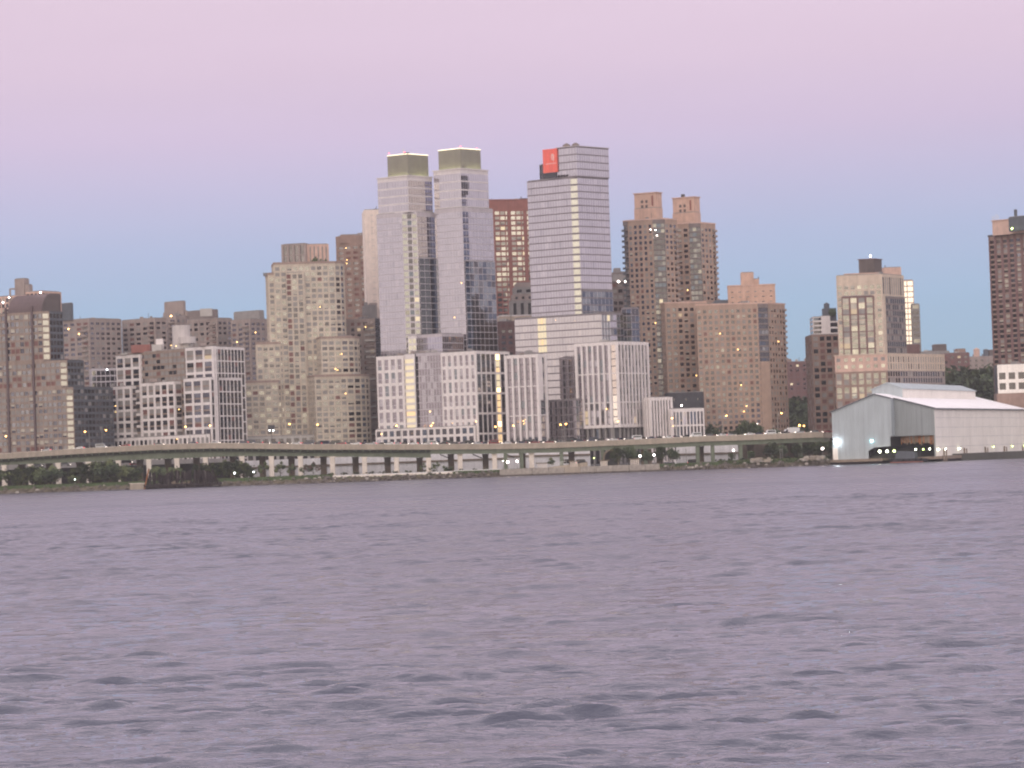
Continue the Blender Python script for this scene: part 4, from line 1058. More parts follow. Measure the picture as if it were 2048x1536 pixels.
# ================================================================== LAND, WATER
SH = 1300.0
def landscape():
    mb = MB(); P = [(-2600, SH + 22), (2600, SH + 22), (2600, 9000), (-2600, 9000)]
    mb.prism([Vector(p) for p in P], -2, GZ - .6, 'city_ground'); structure('ground', mb)
    # river edge: a sloping bank with an uneven toe
    def bank(x0, x1, y0, zt, mat, name, h0=-.6, dy=6, nx=120, depth=24, jag=1.2):
        mb = MB(); rows = 7; pts = []
        for i in range(nx + 1):
            x = x0 + (x1 - x0) * i / nx; col = []
            for k in range(rows):
                t = k / (rows - 1)
                y = y0 + dy * t + rng.uniform(-jag, jag) * (1 - t); z = h0 + (zt - h0) * t + rng.uniform(-.35, .35) * (0 < k < rows - 1)
                col.append((x, y, z))
            col.append((x, y0 + depth, zt)); pts.append(col)
        for i in range(nx):
            for k in range(rows):
                mb.face([pts[i][k], pts[i + 1][k], pts[i + 1][k + 1], pts[i][k + 1]], (mat if k < 2 else 'earth' if k < 4 else 'grass_green'))
        structure(name, mb)
    xa, xb, xc, xd = at(0, 990, SH).x, at(660, 966, SH).x, at(1000, 950, SH).x, at(1320, 940, SH).x
    bank(xa - 260, xb, SH - 1, 3.6, 'rock', 'riverbank', nx=260)
    bank(xb, xc, SH, 3.4, 'rock', 'riverbank', dy=4, nx=120)
    bank(xd, at(1662, 930, SH).x, SH + 1, 3.4, 'rock', 'riverbank', nx=200)
    # concrete bulkhead with a coping and a darker tide line
    mb = MB(); x = xc
    while x < xd - .2:
        w = min(7.5, xd - x); m = rng.choice(['stone_wall', 'concrete', 'stone_wall']) ; y = SH + rng.uniform(-.15, .15)
        mb.box(x, x + w - .12, y, SH + 26, -.8, 3.5 + rng.uniform(-.15, .1), m); mb.box(x, x + w - .12, y - .12, y - .005, -.8, .9, 'rock'); x += w
    structure('bulkhead', mb)
landscape()

def rocks():
    """boulders of the revetment and the pale rocks on the promenade edge"""
    mb = MB()
    def rock(c, r, mat):
        n = 6; P = [Vector(c) + Vector((rng.uniform(.6, 1) * r * math.cos(t) * 1.3, rng.uniform(.6, 1) * r * math.sin(t), 0)) for t in [2 * math.pi * k / n for k in range(n)]]
        Q = [p * 1 + Vector(((c[0] - p.x) * .4, (c[1] - p.y) * .4, r * rng.uniform(.6, 1))) for p in P]
        for k in range(n): mb.face([P[k], P[(k + 1) % n], Q[(k + 1) % n], Q[k]], mat)
        mb.face(Q, mat)
    for _ in range(520):
        px = rng.choice([rng.uniform(-60, 660), rng.uniform(640, 1010), rng.uniform(1310, 1660)])
        x = at(px, 960, SH).x; t = rng.random()
        rock((x, SH - .8 + 4.5 * t, -.3 + 3.0 * t), rng.uniform(.35, 1.0), rng.choices(['rock', 'rock_pale', 'stone_wall'], [8, .15, .8])[0])
    o = mb.build('riprap'); o['kind'] = 'stuff'; o['label'] = 'dark riprap boulders along the waterline'; o['category'] = 'rocks'
rocks()

# ================================================================== VIADUCT
VY = 1344.0
VP = [(-160, 915), (0, 908), (150, 898), (300, 890), (420, 886.5), (500, 887), (620, 889), (750, 889), (850, 889), (1000, 888), (1100, 886), (1200, 882), (1300, 878), (1400, 873), (1500, 870), (1600, 866), (1640, 864.5), (1672, 866.5)]
VB = [(-160, 938), (0, 930), (300, 918), (470, 912), (620, 912), (856, 915)]
def lerp_px(T, px):
    for (a, ya), (c, yc) in zip(T, T[1:]):
        if px <= c: return ya + (yc - ya) * (px - a) / (c - a)
    return T[-1][1]
def vturn(px): return 0 if px < 1645 else (px - 1645) ** 2 * .17   # the highway swings inland behind the shed
def vtop(px): return at(px, lerp_px(VP, px), VY + vturn(px))
FULLW = 27.0
def viaduct():
    base = vtop(700)
    b = thing('elevated_highway', 'long green steel elevated highway on concrete columns running along the whole shore', 'viaduct', (base.x, VY + 10, GZ))
    pxs = [(-160 + 20 * k) for k in range(91)] + [1646, 1652, 1658, 1663, 1667, 1671]
    tops = [vtop(p) for p in pxs]
    def strip(name, o0, o1, y0, y1, mat, rng_=None, label=None):
        mb = MB(); n = 0
        for a, c, pa in zip(tops, tops[1:], pxs):
            if rng_ and not (rng_[0] <= pa < rng_[1]): continue
            ta, tc_ = a.y - VY, c.y - VY; ka, kc = min(1, ta / 12), min(1, tc_ / 12)
            def pt(p, y, o, t, k): return (p.x - (y - VY) * k * .9, y + t - (y - VY) * k * .6, p.z + o)
            B = [pt(a, y0, 0, ta, ka), pt(c, y0, 0, tc_, kc), pt(c, y1, 0, tc_, kc), pt(a, y1, 0, ta, ka)]
            mb.hexa([(x, y, z + o0) for x, y, z in B], [(x, y, z + o1) for x, y, z in B], mat); n += 1
        o = mb.build(name, b); return o
    strip('deck', -1.5, -.2, VY + .5, VY + FULLW - .5, 'asphalt')
    strip('parapet', -2.5, 0, VY - .15, VY + .3, 'concrete')
    strip('parapet', -2.5, .1, VY + FULLW - .3, VY + FULLW + .1, 'concrete')
    strip('parapet', -.2, .35, VY + FULLW / 2 - .3, VY + FULLW / 2 + .3, 'concrete')
    strip('coping', -.02, .16, VY - .3, VY + .42, 'concrete_pale')
    # outer fascia girder below the slab, and the deep box girder set back (left part only)
    strip('girder', -3.9, -2.52, VY + 1.6, VY + 2.0, 'steel_green_dark', (-160, 860))
    strip('girder', -4.6, -2.52, VY + .6, VY + 1.0, 'steel_green', (860, 1660))
    strip('girder', -4.4, -2.52, VY + FULLW - 2.0, VY + FULLW - 1.6, 'steel_green_dark')
    strip('girder', -4.4, -1.52, VY + 13, VY + 13.4, 'steel_green_dark')
    mb = MB(); mb2 = MB(); prev = None
    for p in [q for q in pxs if q <= 860]:
        a = vtop(p); zb = at(p, lerp_px(VB, min(p, 855)), VY + 3).z; cur = (a.x, a.z - 3.7, zb)
        if prev:
            q = prev
            mb.hexa([(q[0], VY + 2.6, q[2]), (cur[0], VY + 2.6, cur[2]), (cur[0], VY + 3.3, cur[2]), (q[0], VY + 3.3, q[2])],
                    [(q[0], VY + 2.6, q[1]), (cur[0], VY + 2.6, cur[1]), (cur[0], VY + 3.3, cur[1]), (q[0], VY + 3.3, q[1])], 'steel_green')
            mb.hexa([(q[0], VY + 2.2, q[2] - .1), (cur[0], VY + 2.2, cur[2] - .1), (cur[0], VY + 3.6, cur[2] - .1), (q[0], VY + 3.6, q[2] - .1)],
                    [(q[0], VY + 2.2, q[2] + .12), (cur[0], VY + 2.2, cur[2] + .12), (cur[0], VY + 3.6, cur[2] + .12), (q[0], VY + 3.6, q[2] + .12)], 'steel_green')
        prev = cur
    mb.build('deep_girder', b)
    # cantilever brackets
    mb = MB()
    for i in range(0, 170):
        px = -150 + i * 13.9
        if px > 1640: break
        a = vtop(px)
        mb.bar((a.x, VY - .05, a.z - 2.7), (a.x, VY + 2.6, a.z - 3.9), .28, .55, 'steel_green')
        mb.box(a.x - .18, a.x + .18, VY - .22, VY - .1, a.z - 3.3, a.z - 2.2, 'steel_green')
    mb.build('brackets', b)
    # columns
    FR = [8, 61, 116, 176, 236, 297, 353, 410, 483, 542, 600, 664, 728, 792, 856, 919, 988, 1062]
    def column(px, dy, mat, w, name='column', cap=True, steel=False):
        a = vtop(px); x = a.x * (VY + dy) / VY; zb = 3.2
        zt = at(px, lerp_px(VB, min(px, 855)), VY + 3).z - .08 if px <= 860 else a.z - 4.62
        mb = MB()
        if cap and not steel:
            mb.box(x - w / 2, x + w / 2, VY + dy - w / 2, VY + dy + w / 2, zb, zt - .9, mat)
            mb.hexa([(x - w / 2, VY + dy - w / 2, zt - .9), (x + w / 2, VY + dy - w / 2, zt - .9), (x + w / 2, VY + dy + w / 2, zt - .9), (x - w / 2, VY + dy + w / 2, zt - .9)],
                    [(x - w * .62, VY + dy - w / 2, zt), (x + w * .62, VY + dy - w / 2, zt), (x + w * .62, VY + dy + w / 2, zt), (x - w * .62, VY + dy + w / 2, zt)], mat)
            mb.box(x - w * .7, x + w * .7, VY + dy - w * .7, VY + dy + w * .7, zb - .8, zb + .5, 'concrete')
        else:
            mb.box(x - w / 2, x + w / 2, VY + dy - w / 2, VY + dy + w / 2, zb, zt + .7, mat)
        mb.build(name, b)
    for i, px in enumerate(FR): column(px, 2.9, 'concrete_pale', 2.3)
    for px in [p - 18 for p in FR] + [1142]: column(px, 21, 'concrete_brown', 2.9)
    for px in (1010, 1042, 1122, 1205, 1290, 1394, 1424, 1480, 1540, 1600): column(px, 2.0, 'steel_green', 1.8, 'column', False, True)
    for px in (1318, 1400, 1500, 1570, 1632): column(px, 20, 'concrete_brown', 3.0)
    # crossbeams from front to rear columns
    mb = MB()
    for px in FR:
        a = vtop(px); zt = at(px, lerp_px(VB, min(px, 855)), VY + 3).z if px <= 860 else a.z - 4.5
        m2 = MB(); m2.box(a.x - .5, a.x + .5, VY + 3.5, VY + 20.5, zt + .1, zt + 1.5, 'steel_green_dark'); m2.build('crossbeam', b)
    # knee braces hanging at the rear columns
    for px, s in ((902, 1), (968, -1), (1034, -1)):
        a = vtop(px); m2 = MB(); x = a.x; zt = a.z - 4.6
        m2.bar((x - 1.5, VY + 19.2, zt - 2.0), (x - 6, VY + 19.2, zt), .5, .5, 'rust_dark'); m2.build('brace', b)
    # abutment wall in brown stone at the right
    mb = MB(); a, c = at(1196, 930, VY + 16), at(1312, 930, VY + 16); zt = vtop(1250).z - 4.7
    mb.box(at(1283, 930, VY + 4).x, at(1304, 930, VY + 4).x, VY + 3, VY + 5.5, 3, zt, 'concrete_brown')
    mb.build('abutment', b)
    return b
VIA = viaduct()

# ================================================================== BEHIND THE VIADUCT
def panel_wall(px0, px1, y0, y1, yb, Y, mat, name, label, cat, ledge=None, bay=6.):
    a, c = at(px0, y0, Y), at(px1, y1, Y); zb = 3.4
    t = thing(name, label, cat, ((a.x + c.x) / 2, Y, zb)); L = c.x - a.x; n = max(1, int(L / bay))
    for k in range(n):
        x0, x1 = a.x + L * k / n, a.x + L * (k + 1) / n; z0, z1 = a.z + (c.z - a.z) * k / n, a.z + (c.z - a.z) * (k + 1) / n
        mb = MB(); mb.hexa([(x0 + .04, Y, zb), (x1 - .04, Y, zb), (x1 - .04, Y + .3, zb), (x0 + .04, Y + .3, zb)], [(x0 + .04, Y, z0), (x1 - .04, Y, z1), (x1 - .04, Y + .3, z1), (x0 + .04, Y + .3, z0)], mat)
        mb.build('panel', t)
    if ledge:
        mb = MB(); f = ledge; mb.hexa([(a.x, Y - .5, zb + (a.z - zb) * f), (c.x, Y - .5, zb + (c.z - zb) * f), (c.x, Y - .02, zb + (c.z - zb) * f), (a.x, Y - .02, zb + (a.z - zb) * f)],
                                      [(a.x, Y - .5, zb + (a.z - zb) * f + .9), (c.x, Y - .5, zb + (c.z - zb) * f + .9), (c.x, Y - .02, zb + (c.z - zb) * f + .9), (a.x, Y - .02, zb + (a.z - zb) * f + .9)], 'concrete_brown')
        mb.build('ledge', t)
    return t
panel_wall(488, 1012, 922, 901, 946, VY + 48, 'fence_white', 'panel_fence', 'long white panel fence behind the highway columns with a dark ledge along it', 'fence', .52)
panel_wall(1014, 1180, 905, 902, 946, VY + 48, 'fence_white', 'panel_fence', 'shorter pale panel fence behind the highway columns under the banner tower', 'fence', .7)
panel_wall(1352, 1476, 893, 890, 946, VY + 44, 'fence_white', 'panel_fence', 'pale panel fence behind the highway under the white gridded pavilion', 'fence', .45, 4.)
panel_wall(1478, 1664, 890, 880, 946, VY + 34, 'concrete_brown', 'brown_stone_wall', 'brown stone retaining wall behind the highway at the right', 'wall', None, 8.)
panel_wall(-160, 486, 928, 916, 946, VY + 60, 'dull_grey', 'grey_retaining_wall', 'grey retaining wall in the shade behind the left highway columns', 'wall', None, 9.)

# ================================================================== TREES AND BUSHES
def crown_mb(w, h, z0, n, mats, seed, leaf=.55):
    r = random.Random(seed); mb = MB(); cl = []
    for k in range(max(7, int(n / 45))):
        while True:
            p = Vector((r.uniform(-1, 1), r.uniform(-1, 1), r.uniform(-1, 1)))
            if .25 < p.length < 1: break
        cl.append((Vector((p.x * w * .40, p.y * w * .40, z0 + h / 2 + p.z * h * .40)), r.uniform(.55, 1.1) * min(w, h) * .21, r.choices(mats, [m[1] for m in M_W[tuple(mats)]])[0] if tuple(mats) in M_W else r.choice(mats)))
    per = int(n / len(cl))
    for c, rad, m in cl:
        for _ in range(per):
            d = Vector((r.gauss(0, 1), r.gauss(0, 1), r.gauss(0, .9))); d = d.normalized() * rad * r.uniform(.5, 1.25)
            q = c + d; a = Vector((r.uniform(-1, 1), r.uniform(-1, 1), r.uniform(-.7, .7))).normalized() * leaf * r.uniform(.6, 1.3)
            b2 = a.orthogonal().normalized() * leaf * r.uniform(.5, 1.0)
            mb.face([q - a, q - b2 * .8, q + a, q + b2 * .8], m)
    return mb
M_W = {}
def make_tree(name, label, cat, w, h, trunk, mats, seed, n=700, leaf=.55, group=None):
    t = thing(name, label, cat, (0, 0, 0), group); r = random.Random(seed)
    mb = MB(); top = Vector((r.uniform(-.3, .3), r.uniform(-.3, .3), trunk + h * .45)); mb.tube((0, 0, -.3), top, max(.14, h * .03), 'bark', 6, max(.06, h * .012))
    for k in range(5):
        a = 2 * math.pi * k / 5 + r.uniform(-.4, .4); s = Vector((0, 0, trunk * .8 + h * .05 * k)); e = s + Vector((math.cos(a) * w * .33, math.sin(a) * w * .33, h * r.uniform(.2, .4)))
        mb.tube(s, e, max(.07, h * .014), 'bark', 5, .04)
    mb.build('trunk', t, (0, 0, 0)); crown_mb(w, h, trunk, n, mats, seed, leaf).build('crown', t, (0, 0, 0))
    return t
DK = ['leaf_dark', 'leaf_dark', 'leaf_mid']; MD = ['leaf_mid', 'leaf_dark', 'leaf_light']; RD = ['leaf_red', 'leaf_mid', 'leaf_dark']
protos = {
    'bush': [make_tree('riverside_shrub', 'x', 'shrub', 9, 7, .3, MD, s, 800, .5) for s in (1, 2, 3)],
    'dark': [make_tree('broadleaf_tree', 'x', 'tree', 10, 11, 2.0, DK, s, 1100, .6) for s in (4, 5)],
    'small': [make_tree('young_tree', 'x', 'tree', 5, 4.2, 1.6, MD, s, 320, .42) for s in (6, 7)],
    'red': [make_tree('young_tree', 'x', 'tree', 5.5, 4.5, 1.4, RD, s, 320, .42) for s in (8,)],
    'low': [make_tree('low_hedge_shrub', 'x', 'shrub', 6, 2.2, .1, DK, s, 320, .35) for s in (9, 10)],
}
used = set()
def plant(kind, px, py_top, Y, zb, label, group=None, wf=1.0):
    """plants a tree whose top shows at a pixel"""
    lst = protos[kind]; p = lst[rng.randrange(len(lst))]; q = at(px, py_top, Y)
    hp = {'bush': 7.0, 'dark': 12.4, 'small': 5.5, 'red': 5.6, 'low': 2.1}[kind]; s = (q.z - zb) / hp
    rz = rng.uniform(0, 6.28); sc3 = (s * wf, s * wf, s)
    if p.name in used: return dup(p, (q.x, Y, zb), rz, label, sc3, group)
    used.add(p.name); p.location = (q.x, Y, zb); p.rotation_euler = (0, 0, rz); p.scale = sc3; p['label'] = label
    if group: p['group'] = group
    return p
G1 = 'shrubs crowding the left bank'
for px, py, dy in ((-40, 935, 16), (-12, 938, 12), (18, 934, 18), (40, 936, 14), (62, 930, 20), (82, 938, 14), (100, 933, 17), (150, 950, 12), (160, 928, 19), (178, 924, 15), (196, 921, 19), (214, 922, 14), (232, 924, 18), (250, 927, 13), (268, 934, 16), (138, 938, 24)):
    plant('bush', px, py, SH + dy, 3.0, 'dense green shrub in the thicket on the left bank under the highway', G1, rng.uniform(.9, 1.25))
G2 = 'shrubs behind the ruined pier'
for px, py, dy in ((318, 932, 22), (350, 930, 26), (372, 938, 20), (400, 926, 22), (425, 928, 18), (448, 922, 20), (470, 921, 17), (486, 924, 21), (498, 930, 14)):
    plant('bush', px, py, SH + dy, 3.0, 'green shrub in the thicket behind and right of the ruined timber pier', G2, rng.uniform(.9, 1.2))
for px, py, k, lab in ((528, 926, 'small', 'small green tree just left of the tall white column'), (560, 925, 'small', 'small feathery green tree just right of the tall white column'), (583, 930, 'small', 'thin young tree before a brown rear column right of the tall white column'),
                       (608, 930, 'red', 'reddish young tree left of the pair of small trees on the bank'), (626, 926, 'red', 'fuller reddish tree at the left end of the promenade railing'),
                       (846, 928, 'small', 'young green tree under the end of the deep girder'), (862, 934, 'small', 'little bush-like tree right of the girder end'), (873, 925, 'small', 'sparse grey green tree between the girder end and the next column'), (898, 932, 'low', 'low shrub at the foot of a rear column')):
    plant(k, px, py, SH + 20, 3.2, lab)
GL = 'low hedge shrubs behind the promenade railing'
for px in range(662, 1000, 26): plant('low', px, lerp_px([(640, 948), (1000, 937)], px) - 2, SH + 34, 3.2, 'low dark hedge shrub behind the promenade railing', GL, 1.3)
for px, py, lab in ((1102, 916, 'dark'), ): plant('small', px, py, SH + 26, 3.2, 'small round tree on the promenade beside the stair ramp')
for px, py, dy, lab in ((1234, 895, 22, 'tall green tree at the left of the promenade grove right of the dark arch'), (1256, 893, 26, 'rounded green tree in the promenade grove behind the pergola'), (1275, 902, 30, 'shaded tree behind the pink lamp in the promenade grove'), (1296, 900, 28, 'green tree between the two white globe lamps'),
                        (1322, 893, 24, 'broad green tree right of the globe lamps'), (1345, 895, 26, 'green tree at the right end of the promenade grove')):
    plant('dark', px, py, SH + dy, 3.2, lab, None, 1.0)
for px, py, dy, lab in ((1462, 905, 22, 'low spreading tree behind the lone globe lamp'), (1502, 902, 24, 'leafy tree left of the double pole'), (1540, 884, 26, 'tall full tree in the middle of the right hand lawn'), (1562, 890, 22, 'tree right of the tall full tree on the right hand lawn'),
                        (1594, 888, 26, 'green tree under the highway halfway to the grey shed'), (1618, 884, 22, 'green tree near the globe lamp before the grey shed'), (1640, 884, 27, 'green tree behind the globe lamp before the grey shed'), (1662, 882, 24, 'green tree touching the corner of the grey shed')):
    plant('dark', px, py, SH + dy, 3.2, lab, None, 1.1)
G3 = 'low greenery on the right hand lawn'
for px in range(1440, 1665, 22): plant('low', px, lerp_px([(1440, 918), (1664, 908)], px), SH + 30, 3.2, 'low green shrub on the lawn left of the grey shed', G3, 1.6)
G4 = 'far dark trees between the brick wing and the narrow brown block'
for px, py in ((1578, 800), (1592, 790), (1606, 798), (1618, 806), (1585, 818), (1604, 826), (1620, 834)): plant('dark', px, py, 1640 - (py - 790), GZ, 'dark tree in the gap between the brick wing and the narrow brown block', G4, 1.0)
G5 = 'far dark trees above the shed roof'
for px, py in ((1900, 748), (1914, 741), (1930, 736), (1946, 740), (1962, 734), (1976, 733), (1990, 742), (1938, 752), (1970, 750), (1910, 758)): plant('dark', px, py, 1720 - (py - 733) * 3, GZ, 'dark tree in the row above the grey shed roof', G5, 1.0)
G6 = 'trees at the foot of the brick complex'
for px, py in ((1412, 850), (1432, 846), (1478, 848), (1494, 842), (1512, 850), (1548, 858), (1600, 848)): plant('dark', px, py, 1450, GZ, 'small dark tree at the foot of the brick complex behind the highway', G6, .8)
# lawns
mb = MB()
for (x0, x1) in ((at(1440, 930, SH).x, at(1658, 930, SH).x), (at(-160, 960, SH).x, at(660, 960, SH).x)):
    for _ in range(2600):
        x = rng.uniform(x0, x1); y = SH + rng.uniform(4.6, 20); z = 3.35 if y > SH + 6 else 2.9; h = rng.uniform(.3, .8); a = rng.uniform(0, 3.14); dx, dy = math.cos(a) * .25, math.sin(a) * .25
        mb.face([(x - dx, y - dy, z), (x + dx, y + dy, z), (x + dx * .4, y + dy * .4 - .1, z + h), (x - dx * .4, y - dy * .4, z + h)], rng.choice(['leaf_mid', 'grass_green', 'leaf_light', 'leaf_dark']))
o = mb.build('grass'); o['kind'] = 'stuff'; o['label'] = 'rough grass along the river banks'; o['category'] = 'grass'

# ================================================================== LAMPS
LMK = [(0, 150, 'the gold-cornered brown tower'), (150, 222, 'the low glass block'), (222, 300, 'the white gridded block at its left'), (300, 375, 'the white gridded block at mid width'), (375, 440, 'the white gridded block at its corner'), (440, 492, 'the shaded side of the gridded block'),
       (492, 560, 'the beige stepped tower at its left'), (560, 625, 'the beige stepped tower at its centre'), (625, 690, 'the beige stepped tower right of centre'), (690, 755, 'the beige stepped tower at its far right'),
       (755, 826, 'the left part of the white podium'), (826, 884, 'the glazed bay of the white podium'), (884, 950, 'the right part of the white podium'), (950, 1014, 'the dark side of the white podium'),
       (1014, 1088, 'the narrow white finned block'), (1088, 1155, 'the foot of the banner tower'), (1155, 1230, 'the left face of the raised block'), (1230, 1293, 'the right face of the raised block'), (1293, 1340, 'the low finned block'),
       (1340, 1408, 'the white gridded pavilion'), (1408, 1480, 'the left part of the brick wing'), (1480, 1530, 'the middle of the brick wing'), (1530, 1575, 'the right end of the brick wing'), (1575, 1626, 'the dark gap trees'), (1626, 1680, 'the narrow brown block'), (1680, 2100, 'the grey shed')]
def lmk(px):
    for a, c, n in LMK:
        if a <= px < c: return a, c, n
    return 0, 1, 'the shore'
def highway_lamp(px, py, side, label, mat='lamp_orange', Y=None, r=.40):
    Y = Y or VY + 1.2; q = at(px, py, Y); zb = vtop(px).z - .5
    t = thing('street_lamp', label, 'street lamp', (q.x - side * 2.0, Y, zb), 'lamps along the elevated highway')
    mb = MB(); x0 = q.x - side * 2.0; mb.tube((x0, Y, zb), (x0, Y, q.z - .3), .16, 'pole_metal', 6, .11); mb.build('pole', t)
    mb = MB(); mb.tube((x0, Y, q.z - .4), (x0 + side * .8, Y, q.z + .35), .09, 'pole_metal', 5); mb.tube((x0 + side * .8, Y, q.z + .35), (q.x, Y, q.z + .3), .08, 'pole_metal', 5); mb.build('arm', t)
    mb = MB(); mb.box(q.x - .55, q.x + .55, Y - .3, Y + .3, q.z + .12, q.z + .42, 'pole_metal'); hd = mb.build('lamp_head', t)
    mb = MB(); mb.ball((q.x, Y, q.z - .02), r, mat, 8); mb.build('bulb', hd)
HL = [(12, 872, 1), (170, 863, -1), (212, 860, 1), (371, 853, -1), (420, 851, 1), (579, 848, -1), (635, 849, 1), (793, 851, -1), (862, 851, 1), (991, 853, -1), (1027, 851, -1), (1121, 849, -1), (1132, 847.5, 1), (1236, 842, 1), (1344, 836, -1), (1453, 831, 1), (1563, 826, 1)]
for px, py, s in HL: highway_lamp(px, py, s, 'orange street lamp on the highway before ' + lmk(px)[2] + (' at left' if px in (1121, 170) else ' at right' if px in (1132, 212) else ''))
# the double floodlight mast
q = at(543, 861, VY + 1.5); zb = vtop(543).z - .5
t = thing('floodlight_mast', 'highway mast with two white floodlights under a dark box before the beige stepped tower', 'floodlight', (q.x, VY + 1.5, zb))
mb = MB(); mb.tube((q.x, VY + 1.5, zb), (q.x, VY + 1.5, q.z + 2), .17, 'pole_dark'); mb.build('pole', t)
mb = MB(); mb.box(q.x - 1.6, q.x + 1.6, VY + 1, VY + 2, q.z + .6, q.z + 2.6, 'charcoal'); mb.build('housing', t)
for s in (-.9, .9): mb = MB(); mb.ball((q.x + s, VY + 1, q.z), .33, 'lamp_white'); mb.build('bulb', t)
def globe_lamp(px, py, Y, mat, label, r=.45, zb=3.4):
    q = at(px, py, Y); t = thing('globe_lamp', label, 'globe lamp', (q.x, Y, zb), 'globe lamps along the shore path')
    mb = MB(); mb.tube((q.x, Y, zb), (q.x, Y, q.z - r * .8), .12, 'pole_metal', 6, .08); mb.cyl((q.x, Y), .25, zb, zb + .6, 'pole_metal', 8); mb.build('pole', t)
    mb = MB(); mb.ball((q.x, Y, q.z), r, mat, 8); gl = mb.build('globe', t); mb = MB(); mb.cyl((q.x, Y), r * .7, q.z + r * .8, q.z + r * .8 + .15, 'pole_dark', 8); mb.build('cap', gl)
for px, py, Y, m, lab, r in ((150, 959, SH + 9, 'lamp_white', 'small white lamp low on the left bank among the shrubs', .25), (310, 952, SH + 12, 'lamp_white', 'small white lamp behind the ruined timber pier', .3),
        (469, 946, SH + 11, 'lamp_white', 'white globe lamp on the bank right of the ruined timber pier', .4), (507, 944, SH + 12, 'lamp_white', 'white globe lamp left of the tall white column', .38),
        (474, 960, SH + 5, 'lamp_white', 'tiny white lamp near the waterline right of the ruined timber pier', .18), (554, 957, SH + 6, 'lamp_white', 'tiny white lamp at the foot of the tall white column', .22), (610, 953, SH + 6, 'lamp_white', 'tiny white lamp between the bank and the promenade railing', .2),
        (674, 955, SH + 4, 'lamp_white', 'small white lamp at the left end of the promenade railing', .28), (757, 951.5, SH + 4, 'lamp_pink', 'small lamp midway along the promenade railing', .28), (847, 948, SH + 4, 'lamp_pink', 'small lamp near the right end of the promenade railing', .3),
        (1006, 922, SH + 9, 'lamp_green_white', 'tiny slender lamp left of the pair of pink globes', .2), (1015.5, 924, SH + 8, 'lamp_pink', 'left of the two pinkish globe lamps under the highway', .6), (1034, 922.5, SH + 8, 'lamp_pink', 'right of the two pinkish globe lamps under the highway', .52),
        (1188, 916, SH + 7, 'lamp_green', 'small green lamp on a tall pole on the promenade', .25), (1280, 912, SH + 8, 'lamp_pink', 'pinkish globe lamp beside the pergola under the trees', .6), (1308, 910, SH + 8, 'lamp_pink', 'white globe lamp right of the pergola before the grove', .5),
        (1467, 900.5, SH + 8, 'lamp_pink', 'lone white globe lamp at the left of the right hand lawn', .5), (1645, 897, SH + 8, 'lamp_pink', 'white globe lamp close to the corner of the grey shed', .6)):
    globe_lamp(px, py, Y, m, lab, r)
for px, lab in ((1560, 'left of two bare poles on the right hand lawn'), (1564, 'right of two bare poles on the right hand lawn'), (1372, 'bare pole on the bulkhead under the white pavilion')):
    q = at(px, 899, SH + 12); mb = MB(); mb.tube((q.x, SH + 12, 3.3), (q.x, SH + 12, q.z), .12, 'pole_metal'); mb.box(q.x - .3, q.x + .3, SH + 11.8, SH + 12.2, q.z, q.z + .25, 'pole_metal'); o = mb.build('bare_pole', None, (q.x, SH + 12, 3.3)); o['label'] = lab; o['category'] = 'pole'
q = at(1599, 852, 1440)
for px, lab in ((1599, 'left of two yellow lamps in the dark gap right of the brick wing'), (1608, 'right of two yellow lamps in the dark gap right of the brick wing')):
    q = at(px, 852 + (px > 1600), 1420); t = thing('street_lamp', lab, 'street lamp', (q.x, 1420, GZ), 'yellow street lamps in the gap'); mb = MB(); mb.tube((q.x, 1420, GZ), (q.x, 1420, q.z), .14, 'pole_dark'); mb.build('pole', t)
    mb = MB(); mb.ball((q.x, 1420, q.z + .3), .5 if px < 1605 else .38, 'lamp_orange'); mb.build('bulb', t)

